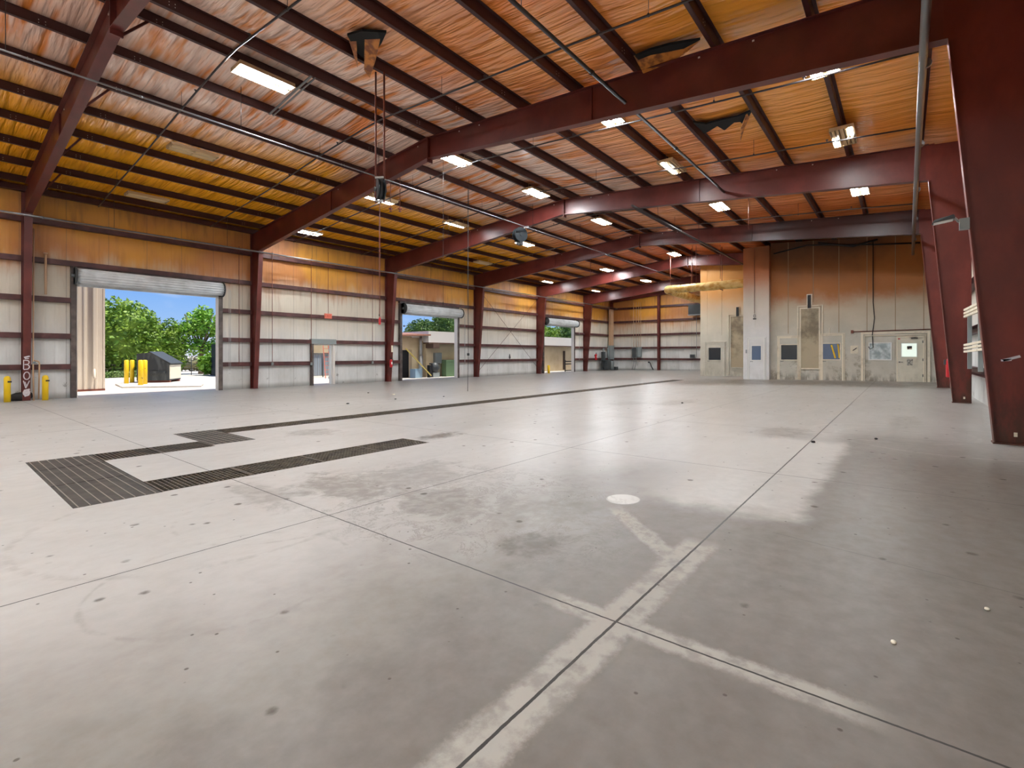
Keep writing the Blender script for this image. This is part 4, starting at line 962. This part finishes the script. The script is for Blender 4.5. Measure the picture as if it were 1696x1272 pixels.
# torn insulation
M_CHAR = Mat('charred insulation', .9).base(srgb(14, 13, 14))
M_FLAP = Mat('torn brown facing', .4); M_FLAP.base(M_FLAP.mix(M_FLAP.noise(5, detail=4).ss(.4, .6), srgb(190, 120, 50), srgb(120, 66, 30)))
def torn(pix, label, flaps):
    P = [onroof(*p) for p in pix]; o0 = P[0]
    t = thing('torn_insulation', label, 'torn insulation', tuple(o0))
    b = MB(); n = len(P); b.add([tuple(p-o0) for p in P]+[tuple(p-o0+Vector((0, 0, -.05))) for p in P], [tuple(range(n))[::-1], tuple(range(n, 2*n))]+[(i, (i+1) % n, n+(i+1) % n, n+i) for i in range(n)]); b.build('charred_hole', M_CHAR, t)
    for pts in flaps:
        Q = [onroof(u, v)-o0+Vector((0, 0, -h)) for u, v, h in pts]; n = len(Q)
        b = MB(); b.add([tuple(q) for q in Q]+[tuple(q+Vector((.02, .02, .012))) for q in Q], [tuple(range(n)), tuple(range(n, 2*n))[::-1]]+[(i, (i+1) % n, n+(i+1) % n, n+i) for i in range(n)]); b.build('loose_flap', M_FLAP, t)
torn([(1148, 200), (1170, 203), (1180, 200), (1196, 196), (1220, 191), (1246, 180), (1240, 190), (1232, 204), (1226, 199), (1216, 200), (1200, 213), (1188, 206), (1172, 216), (1166, 219), (1160, 212)],
     'black burnt tear in the roof facing between two purlins at upper right', [[(1246, 180, .0), (1236, 186, .06), (1228, 200, .18), (1227, 217, .26), (1232, 206, .16), (1240, 194, .06)]])
torn([(575, 55), (600, 48), (640, 50), (632, 68), (618, 88), (606, 98), (592, 84)], 'dark torn patch with drooping flap at the top beside the hose reel rods', [[(632, 52, .0), (604, 60, .04), (603, 92, .32), (612, 101, .38), (622, 84, .2)], [(575, 58, .0), (590, 60, .02), (592, 92, .26), (584, 78, .1)]])
torn([(1052, 90), (1075, 80), (1110, 70), (1160, 62), (1130, 78), (1090, 92), (1066, 104)], 'peeling strip of roof facing above the middle frame', [[(1050, 92, .0), (1080, 84, .03), (1160, 66, .02), (1120, 90, .12), (1066, 108, .18)]])

# ------------------------------------------------------------------ right wall items
p = atX(1600, 363, 9.75)
t = thing('flood_light', 'grey arm flood light fixed to the nearest right column', 'flood light', (9.80, p.y+.02, p.z))
b = MB(); b.box(-.06, .06, -.06, .05, -.14, .02); b.build('junction_box', M_GREYBOX, t)
b = MB(); b.tube([(0, .05, -.02), (.0, .10, .05), (.0, .2, .07)], .018, 8); b.build('arm', M_GALV, t)
b = MB(); b.hexa([(-.10, .10, .03), (.10, .10, .03), (.08, .36, .0), (-.08, .36, .0)], [(-.09, .11, .09), (.09, .11, .09), (.06, .33, .05), (-.06, .33, .05)]); b.build('lamp_head', M_DARKGREY, t)
b = MB(); b.hexa([(-.08, .12, .02), (.08, .12, .02), (.07, .34, -.01), (-.07, .34, -.01)], [(-.08, .12, .03), (.08, .12, .03), (.07, .34, .0), (-.07, .34, .0)]); b.build('lens', M_WHITE, t)
pa, pb = atX(1598, 519, 16.3), atX(1632, 500, 13.2)
t = thing('rail_bundle', 'bundle of three pale metal rails at head height on the right wall', 'rails', tuple(pa), 'right wall rails')
for k in range(3): b = MB(); b.bar((0, 0, -.08+.08*k), tuple(pb-pa+Vector((0, 0, -.08+.08*k-.05))), .05, .05); b.build('rail', M_TRIMC, t)
pa, pb = atX(1598, 577, 16.3), atX(1634, 571, 13.6)
t = thing('rail_bundle', 'lower bundle of three pale metal rails on the right wall', 'rails', tuple(pa), 'right wall rails')
for k in range(3): b = MB(); b.bar((0, 0, -.08+.08*k), tuple(pb-pa+Vector((0, 0, -.08+.08*k))), .05, .05); b.build('rail', M_TRIMC, t)
for u, l, v0, v1, X in ((1606, 'left', 522, 611, 16.5), (1624, 'right', 515, 616, 14.6)):
    a, c = atX(u, v0, X), atX(u, v1, X); b = MB(); b.box(-.04, .04, -.04, .04, 0, a.z-c.z); tag(b.build('wall_strut', M_GREYBOX, None, tuple(c)), 'grey vertical strut carrying the rails, %s one' % l, 'strut')
extinguisher((17.76, -.99, .98), 'red fire extinguisher on the far side of the second right column', 1.15)
b = MB(); b.tube([(0, 0, 0), (.0, .0, .5)], .02, 8)
for u, v, X, l in ((1682, 720, FX[2], 'nearest'), (1597, 659, FX[3], 'second')):
    p = atX(u, v, X-.02); b = MB(); b.box(-.012, .0, -.018, .018, -.03, .03); tag(b.build('column_tag', M_CREAM, None, tuple(p)), 'small pale tag near the foot of the %s right column' % l, 'tag')
a, c = atX(1661, 597, FX[2]-.012), atX(1690, 590, FX[2]-.012)
b = MB(); b.bar((0, 0, 0), tuple(c-a), .035, .006, up=(1, 0, 0)); b.bar((0, .02, 0), tuple((c-a)*.5+Vector((0, 0, -.02))), .03, .006, up=(1, 0, 0)); tag(b.build('paint_smear', M_SPRAY, None, tuple(a)), 'white paint smear across the nearest right column', 'paint mark')

# ------------------------------------------------------------------ outdoors
M_GROUND = Mat('sunlit pavement', .85); _n1 = M_GROUND.noise(.4, detail=6); M_GROUND.base(M_GROUND.mix(_n1.ss(.35, .65), srgb(190, 182, 172), srgb(208, 202, 194)))
GZ0 = -.07
b = MB(); b.add([(-80, YL+.12, GZ0), (160, YL+.12, GZ0), (160, 700, GZ0), (-80, 700, GZ0)], [(0, 1, 2, 3)]); o = b.build('yard_pavement', M_GROUND); struct(o)
b = MB(); b.box(XB, XE, YL+.08, YL+.3, GZ0-.1, zf(YL)-.004); o = b.build('trim_6', M_GROUND); struct(o)
M_COR = Mat('beige corrugated siding', .5); _x, _y, _z = M_COR.xyz(); M_COR.base(M_COR.mix(M_COR.noise(1.2, sz=.3, detail=4).ss(.4, .7), srgb(206, 192, 174), srgb(192, 176, 158)))
t = thing('neighbour_shed', 'beige corrugated metal wall standing just outside the first overhead door', 'building', (5.36, 28.9, 0))
b = MB(); xs = []
x = 0.0; prof = []
while x > -12:
    for dx, dy in ((0, 0), (-.24, 0), (-.27, -.05), (-.33, -.05), (-.36, 0)): prof.append((x+dx, dy))
    x -= .40
for i in range(len(prof)-1):
    (xa, ya), (xb_, yb) = prof[i], prof[i+1]; b.add([(xa, ya, .02), (xb_, yb, .02), (xb_, yb, 6.6), (xa, ya, 6.6)], [(0, 1, 2, 3)])
b.box(-12, 0, .01, .2, 0, 6.6); b.box(-.05, .02, -.02, 6, 0, 6.6); b.build('siding', M_COR, t)
b = MB(); b.box(-.42, -.34, -.14, -.06, .9, 6.5); b.tube([(-.38, -.1, .95), (-.38, -.12, .6), (-.36, -.2, .5)], .05, 8); b.build('downpipe', M_COR, t)
b = MB(); b.box(-12, .02, -.06, 0, -.08, .02); b.build('base_strip', M_RUST, t)
for (u, v, Y), l in (((209.5, 634, 35.0), 'leftmost'), ((218.8, 633.5, 35.8), 'second from the left'), ((233, 639.5, 31.2), 'third from the left'), ((240, 637.5, 32.0), 'rightmost, against the dumpster')):
    p = atY(u, v, Y); t = thing('bollard', 'tall yellow bollard outside the first overhead door, %s of four' % l, 'bollard', (p.x, p.y, GZ0), 'outdoor bollards')
    hh = atY(u, 596, Y).z-GZ0; b = MB(); b.tube([(0, 0, 0), (0, 0, hh-.04), (0, 0, hh)], [.115, .115, .06], 14); b.build('post', M_YEL, t)
# dumpster
pl = atY(243, 632.5, 33.6); x0, x1 = atY(231, 632, 34.6).x, atY(290, 632, 33.6).x
t = thing('dumpster', 'dark steel front load dumpster with sloping lid behind the yellow bollards', 'dumpster', (x0, 35.2, GZ0), None, -.62)
M_DUMP = Mat('dark dumpster steel', .45); _x, _y, _z = M_DUMP.xyz(); M_DUMP.base(M_DUMP.mix(M_DUMP.noise(2.5, sz=.3, detail=6, rough=.6).ss(.45, .65), srgb(44, 50, 54), srgb(78, 84, 84)))
wd = (x1-x0)*1.12; b = MB(); b.prism([(0, .12), (0, 1.72), (wd*.42, 1.80), (wd, 1.12), (wd, .12)], 1, 0, 1.75); b.build('bin_body', M_DUMP, t)
b = MB(); b.hexa([(wd*.40, -.05, 1.80), (wd*.40, 1.8, 1.80), (wd*1.06, 1.8, 1.10), (wd*1.06, -.05, 1.10)], [(wd*.40, -.05, 1.86), (wd*.40, 1.8, 1.86), (wd*1.06, 1.8, 1.16), (wd*1.06, -.05, 1.16)]); b.build('lid', M_DARKGREY, t)
b = MB(); b.box(wd, wd+.03, .05, 1.7, .2, 1.05); b.build('pale_end', M_CREAM, t)  # end sheet paler than the bin body
b = MB(); b.box(wd*.45, wd*.9, -.12, 0, .55, .68); b.build('fork_pocket', M_DUMP, t)
b = MB(); b.box(0, wd, .1, .3, 0, .12); b.box(0, wd, 1.45, 1.65, 0, .12); b.build('skid', M_RUST, t)
# curb island
a, c = atY(228, 641.5, 30.1), atY(327, 642, 28.2)
b = MB(); b.prism([(a.x-.6, a.y+.1), (c.x+.1, c.y-.2), (c.x+.8, c.y+1.6), (c.x+.2, c.y+4), (a.x-.2, a.y+3.5)], 2, GZ0, GZ0+.07); tag(b.build('curb_island', M_GROUND), 'low concrete curb slab under the bollards outside', 'curb')
# black box at right edge of opening
p = Vector((atY(350, 620, 43).x, 40, 0)); t = thing('shipping_container', 'tall dark blue container at the right edge of the first opening', 'container', (p.x, 40, GZ0)); 
M_NAVY = Mat('dark navy metal', .5).base(srgb(38, 46, 60)); b = MB(); b.box(0, 6, 0, 3, 0, 2.5); b.build('container_body', M_NAVY, t)
b = MB(); b.box(.4, 5.5, .2, 2.8, 2.5, 3.3); b.build('top_load', M_BLACK, t)
# lamp/utility pole
for (u, v0, v1, Y, l) in ((264.5, 590, 529, 60, 'thin wooden utility pole against the sky behind the dumpster'), (677, 590, 536, 60, 'utility pole above the shed roof through the second overhead door')):
    p, q = atY(u, v1, Y), atY(u, v0, Y); t = thing('utility_pole', l, 'utility pole', (q.x, Y, GZ0)); b = MB(); b.tube([(0, 0, 0), (0, 0, p.z)], [.16, .10], 10); b.build('pole', M_DARKGREY, t); b = MB(); b.bar((-.9, 0, p.z-.3), (.1, 0, p.z-.3), .06); b.ball((-.9, 0, p.z-.35), .15); b.build('arm', M_DARKGREY, t)
# foliage
def leafmat(n, a, c_):
    m = Mat(n, .55); k = m.noise(1.3, detail=4); m.base(m.mix(k.ss(.35, .65), srgb(*a), srgb(*c_))); return m
M_LF1 = leafmat('mid green leaves', (96, 132, 40), (140, 168, 60)); M_LF2 = leafmat('deep green leaves', (52, 88, 36), (92, 122, 44)); M_LF3 = leafmat('bright green leaves', (104, 158, 44), (150, 190, 70)); M_LF4 = leafmat('grass green', (96, 128, 60), (130, 150, 84))
M_BARK = Mat('grey bark', .8).base(srgb(120, 104, 86))
def crown(blobs, n, leaf, seed, core=.72):
    r = random.Random(seed); b = MB()
    vol = [bx[3]*bx[4]*bx[5] for bx in blobs]; tot = sum(vol)
    for bx, vv in zip(blobs, vol):
        cx, cy, cz, rx, ry, rz = bx
        if core: b.ball((cx, cy, cz), rx*core, ry*core, rz*core, 10, 7)
        for _ in range(max(20, int(n*vv/tot))):
            th, ph = r.random()*2*PI, math.acos(2*r.random()-1); k = .70+.36*r.random() if core else r.random()**.45
            p = Vector((cx+rx*k*math.sin(ph)*math.cos(th), cy+ry*k*math.sin(ph)*math.sin(th), cz+rz*k*math.cos(ph)))
            s = leaf*(.6+.8*r.random()); a = Vector((r.gauss(0, 1), r.gauss(0, 1), r.gauss(0, .6))).normalized(); c = a.cross(Vector((r.gauss(0, 1), r.gauss(0, 1), r.gauss(0, 1)))).normalized()
            b.add([p-a*s, p+c*s*.45, p+a*s, p-c*s*.45], [(0, 1, 2, 3)])
    return b
def tree(label, x, y, h, blobs, n, leaf, mat, seed, name='leafy_tree', core=.72, group=None, trunk=.18):
    t = thing(name, label, 'tree', (x, y, GZ0), group)
    crown(blobs, n, leaf, seed, core).build('crown', mat, t)
    b = MB(); b.tube([(0, 0, 0), (.05, 0, h*.3), (0, 0, h*.6)], [trunk*1.3, trunk, trunk*.5], 8)
    for k in range(4 if core == 0 else 0):
        a = k*1.7; b.tube([(0, 0, h*.35), (math.cos(a)*h*.13, math.sin(a)*h*.12, h*.6), (math.cos(a)*h*.22, math.sin(a)*h*.2, h*.82)], [trunk*.6, trunk*.35, .03], 6)
    b.build('trunk', M_BARK, t)
Y = 47; P = lambda u, v, Y=Y: atY(u, v, Y)
c = P(196, 560); s = (P(240, 560)-P(173, 560)).x
tree('large dense green tree at the left of the first opening', c.x, Y, 6, [(0, 0, 3.0, 2.9, 2.5, 3.0), (1.8, 0, 2.2, 1.7, 1.7, 2.2), (-2.4, 0, 2.8, 2.5, 2.5, 2.8), (0.4, -.5, 4.0, 2.0, 2, 1.7)], 9000, .17, M_LF1, 1)
c = P(283, 580); tree('rounded cone shaped tree behind the dumpster', c.x, Y, 4, [(0, 0, 2.4, .98, 1.0, 2.2), (0, 0, 1.4, 1.1, 1.1, 1.4)], 5200, .10, M_LF1, 2, 'cone_tree')
c = P(333, 560); tree('airy bright green tree at the right of the first opening', c.x, Y, 6.2, [(0, 0, 4.3, 1.5, 1.4, 1.2), (-1.4, 0, 3.6, 1.1, 1, .8), (1.3, 0, 3.7, 1.2, 1, .9), (.2, 0, 5.3, .8, .8, .7), (-.6, 0, 2.4, 1.3, 1, .8), (1.0, 0, 2.3, 1.0, 1, .8)], 3400, .16, M_LF3, 3, core=0)
c = P(330, 600); tree('low spiky palm bush under the airy tree', c.x, Y-3.2, 1.4, [(0, 0, .9, 1.0, .9, .8)], 900, .28, M_LF3, 4, 'palm_bush', core=.5)
c = P(256, 585, 52); tree('lower dark green tree between the dense tree and the pole', c.x, 52, 4, [(0, 0, 1.6, 1.9, 1.4, 1.1)], 2000, .16, M_LF2, 5)
# fence + hedge + grass
t = thing('chain_fence', 'dark wire fence line behind the dumpster', 'fence', (5, 45.5, GZ0)); b = MB()
for k in range(14): b.tube([(k*1.5, 0, 0), (k*1.5, 0, 1.6)], .03, 6)
b.build('posts', M_DARKGREY, t); b = MB()
for z in (.3, .6, .9, 1.2, 1.55): b.tube([(0, 0, z), (19.5, 0, z)], .012, 4)
b.build('wires', M_DARKGREY, t)
o = crown([(2+i*1.6, 55.5+.3*math.sin(i), .7, 1.4, .8, .9+.2*math.sin(i*2)) for i in range(14)], 4500, .13, 9).build('hedge', leafmat('dull hedge', (96, 96, 62), (128, 120, 84)), None, (5, 0, GZ0)); tag(o, 'dull brown green undergrowth behind the fence', 'undergrowth', None, 'stuff')
o = crown([(3+i*1.0, 44.2, .15, .9, .5, .35) for i in range(4)], 1600, .10, 10, core=.4).build('grass', M_LF4, None, (5, 0, GZ0)); tag(o, 'tuft of green weeds at the edge of the pavement', 'grass', None, 'stuff')
# far tree line beyond everything
for i, x in enumerate(range(64, 172, 16)):
    tree('distant tree in the line behind the neighbouring roofs', x+random.random()*2, 92+random.random()*6, 9, [(0, 0, 3.6+random.random()*1.2, 6.0, 4, 3.6), (2, 0, 4.2, 4, 3, 2.6)], 2200, .35, M_LF2 if i % 2 else M_LF1, 30+i, group='far tree line')
for i, (u, Yt, hh) in enumerate(((745, 44, 8.2), (925, 46, 7.0), (945, 44, 7.4), (905, 48, 7.2), (962, 47, 7.0), (700, 52, 7.2))):
    c = atY(u, 560, Yt); tree(['leafy tree above the white parapet through the second opening', 'bushy tree left of centre above the third opening building', 'bushy tree right of centre above the third opening building', 'tree at the left edge above the third opening building', 'tree at the right edge above the third opening building', 'dark tree behind the shed roof through the second opening'][i],
        c.x, Yt, hh, [(0, 0, hh*.62, 2.6, 2, hh*.30), (1.2, 0, hh*.5, 1.8, 1.6, hh*.3)], 4200, .2, (M_LF2, M_LF1, M_LF2, M_LF1, M_LF2, M_LF2)[i], 60+i)
# neighbouring low building
YB = 27.6
M_STUC = Mat('cream stucco', .8); M_STUC.base(M_STUC.mix(M_STUC.noise(.9, detail=5).ss(.4, .7), srgb(214, 196, 162), srgb(198, 178, 142)))
M_FASC = Mat('white metal fascia', .5).base(srgb(226, 224, 220)); M_BROWN = Mat('brown soffit', .7).base(srgb(96, 74, 62))
xa = atY(706, 600, YB).x
t = thing('neighbour_building', 'low cream building with white metal parapet facing the second and third overhead doors', 'building', (xa, YB, GZ0-.05))
b = MB(); b.box(0, 26, 0, 9, 0, 2.75); b.build('wall', M_STUC, t)
b = MB(); b.box(-.3, 26, -.6, 0, 2.62, 3.45); b.box(-.3, 26, 0, 9, 2.75, 3.45); b.build('parapet', M_FASC, t)
b = MB(); b.box(-.3, 26, -.62, 0, 2.52, 2.62); b.build('soffit', M_BROWN, t)
b = MB()
for u in (934, 953): 
    xx = atY(u, 600, YB).x-xa; b.box(xx-.20, xx+.20, -.03, 0, .15, 2.1)
b.build('doorway', Mat('dark doorway', .8).base(srgb(70, 52, 36)), t)
b = MB(); xx = atY(745, 600, YB).x-xa; b.box(-.1, xx-1.9+.0, -.9, -.05, 2.2, 2.55); b.build('canopy', M_BROWN, t)
# shed left of it with plank roof
x0 = atY(655, 600, 27.2).x
t = thing('open_shed', 'tan open shed with rusty roof seen at the left of the second opening', 'shed', (x0, 27.4, GZ0)); L_ = xa-x0
b = MB(); b.box(0, L_*.55, 1.6, 1.7, 0, 3.1); b.box(L_*.62, L_-.32, .4, .6, 0, 2.9); b.box(0, L_*.62, .4, .6, 2.05, 3.0); b.build('shed_wall', M_STUC, t)
b = MB(); b.hexa([(-1, -.7, 2.9), (L_-.33, -.7, 3.05), (L_-.33, 3, 3.3), (-1, 3, 3.1)], [(-1, -.7, 3.0), (L_-.33, -.7, 3.15), (L_-.33, 3, 3.4), (-1, 3, 3.2)]); b.build('roof', Mat('rusty roof edge', .7).base(srgb(150, 104, 84)), t)
b = MB(); b.box(0, L_*.6, .7, 1.5, 0, 2.0); b.build('dark_interior', M_BLACK, t)
b = MB(); b.tube([(L_*.80, .1, 0), (L_*.80, .1, 1.6)], .17, 14); b.tube([(L_*.80, .1, 1.6), (L_*.80, .1, 3.0)], .11, 12); b.build('flue', M_GALV, t)
p0, p1 = atY(672, 577, 26.9), atY(714, 622, 26.6)
b = MB(); b.bar(tuple(p0), tuple(p1), .10, .06); tag(b.build('leaning_plank', Mat('yellow timber', .7).base(srgb(190, 168, 90))), 'long yellow plank leaning diagonally in front of the shed', 'plank')
def ob(name, u0, u1, v0, v1, Yd, dep, mat, label, cat):
    a, c = atY(u0, v1, Yd), atY(u1, v0, Yd); zt = c.z; b = MB(); b.box(0, c.x-a.x, 0, dep, 0, zt-GZ0); b.box(-.01, c.x-a.x+.01, -.01, dep, (zt-GZ0)*.9, (zt-GZ0)*.94)
    return tag(b.build(name, mat, None, (a.x, Yd, GZ0)), label, cat)
ob('blue_crate', 688, 699, 611, 623, 26.8, .6, Mat('pale blue metal', .5).base(srgb(130, 156, 176)), 'pale blue box on the ground beside the shed', 'box')
ob('green_container', 739, 765, 596, 622, 26.9, .5, Mat('green metal', .5).base(srgb(98, 124, 92)), 'green metal container against the cream building', 'container')
a = atY(726, 592, 27.4)
t = thing('electric_meter', 'light grey meter box with pipes on the cream building', 'meter box', (a.x, 27.49, a.z)); b = MB(); b.box(-.35, .3, -.15, .1, -.45, .35); b.build('box', M_GREYBOX, t)
for dx in (-.2, 0, .18): b = MB(); b.tube([(dx, -.05, -.45), (dx, -.05, GZ0-a.z)], .03, 8); b.build('pipe', M_GREYBOX, t)
a = atY(720, 612, 26.9)
t = thing('pump_unit', 'grey pump with round housing in front of the cream building', 'pump', (a.x, 26.9, GZ0)); b = MB(); b.ball((0, 0, .7), .35, .3, .4, 14, 9); b.build('housing', M_DARKGREY, t); b = MB(); b.box(-.6, -.35, -.15, .15, 0, .9); b.tube([(-.5, 0, 1.0), (.5, 0, 1.0)], .05, 8); b.build('pipework', M_BLACK, t); b = MB(); b.box(-.3, .3, -.2, .2, 0, .35); b.build('base', M_GREYBOX, t)
# dark pipe rack through third door
p = atY(936, 616, 25.6); q = atY(955, 600, 25.6)
t = thing('pipe_rack', 'low black pipe rail rack outside the third overhead door', 'rack', (p.x, 25.6, GZ0)); 
for dx in (0, 2.4): b = MB(); b.tube([(dx, 0, 0), (dx, 0, 1.15)], .05, 8); b.build('post', M_BLACK, t)
b = MB()
for z in (.12, .75, 1.0): b.tube([(0, 0, z), (3.4, 0, z)], .045, 8)
b.build('rails', M_BLACK, t)
b = MB(); b.tube([(0, 0, 0), (0, 0, .68)], .11, 12); b.tube([(0, 0, .68), (0, 0, .70)], .06, 12); q = atY(905.5, 617, 23.75); tag(b.build('bollard', M_YEL, None, (q.x, 23.55, zf(23.5))), 'short dull yellow bollard at the left jamb of the third overhead door', 'bollard')
# seen through small door: white wall, gate and ladder
t = thing('yard_gate', 'grey corrugated gate seen through the small door', 'gate', (17.2, 33.5, GZ0)); b = MB()
for k in range(16): b.box(k*.2, k*.2+.17, 0, .05, .1, 1.7)
b.build('gate_panel', Mat('grey blue sheet', .5).base(srgb(140, 150, 158)), t); b = MB(); b.tube([(0, -.04, 1.75), (3.2, -.04, 1.75)], .04, 8); b.tube([(1.6, -.04, 0), (1.6, -.04, 1.75)], .04, 8); b.build('gate_frame', M_DARKGREY, t)
b = MB(); b.box(0, 6, 0, .2, 0, 4.2); tag(b.build('yard_wall', M_STUC, None, (16.6, 35, GZ0)), 'pale wall behind the grey gate', 'wall')
t = thing('step_ladder', 'red and white ladder leaning outside the small door', 'ladder', (17.9, 31.5, GZ0)); 
for dx in (0, .4): b = MB(); b.bar((dx, 0, 0), (dx+.1, .6, 3.0), .06, .03); b.build('rail', M_SIGNR, t)
b = MB()
for k in range(9): f_ = (k+1)/10; b.bar((.1*f_, .6*f_, 3*f_), (.4+.1*f_, .6*f_, 3*f_), .03)
b.build('rungs', M_SIGNR, t)
# loose debris on the slab
for i, (u, v, s_) in enumerate(((652, 654, .07), (655, 661.5, .05), (610, 651, .04), (1130, 668, .05), (1347, 733, .05), (1451, 727.5, .04), (576, 669, .05), (735, 657, .04), (1635, 1010, .02), (1480, 1065, .02))):
    d = ray(u, v); tt = (.313-SL*1.03-EYE)/(d[2]+SL*d[1]); x, y = d[0]*tt, d[1]*tt
    b = MB(); r = random.Random(i); b.ball((0, 0, s_*.25), s_*(.7+.5*r.random()), s_*.6, s_*.35, 7, 5)
    tag(b.build('debris', M_CREAM if i in (0, 8, 9) else M_RUB, None, (x, y, zf(y))), ['white scrap near the door wall in front of the small door', 'small dark crumb on the slab in front of the third column', 'tiny dark crumb nearest the small door', 'dark pebble in the middle distance right of centre', 'dark pebble lying on the long joint at right', 'dark pebble on the slab left of the near right column', 'small dark crumb left of the third column', 'small dark crumb before the second overhead door', 'pale chip on the near slab at far right', 'pale chip on the near slab at right'][i], 'debris')
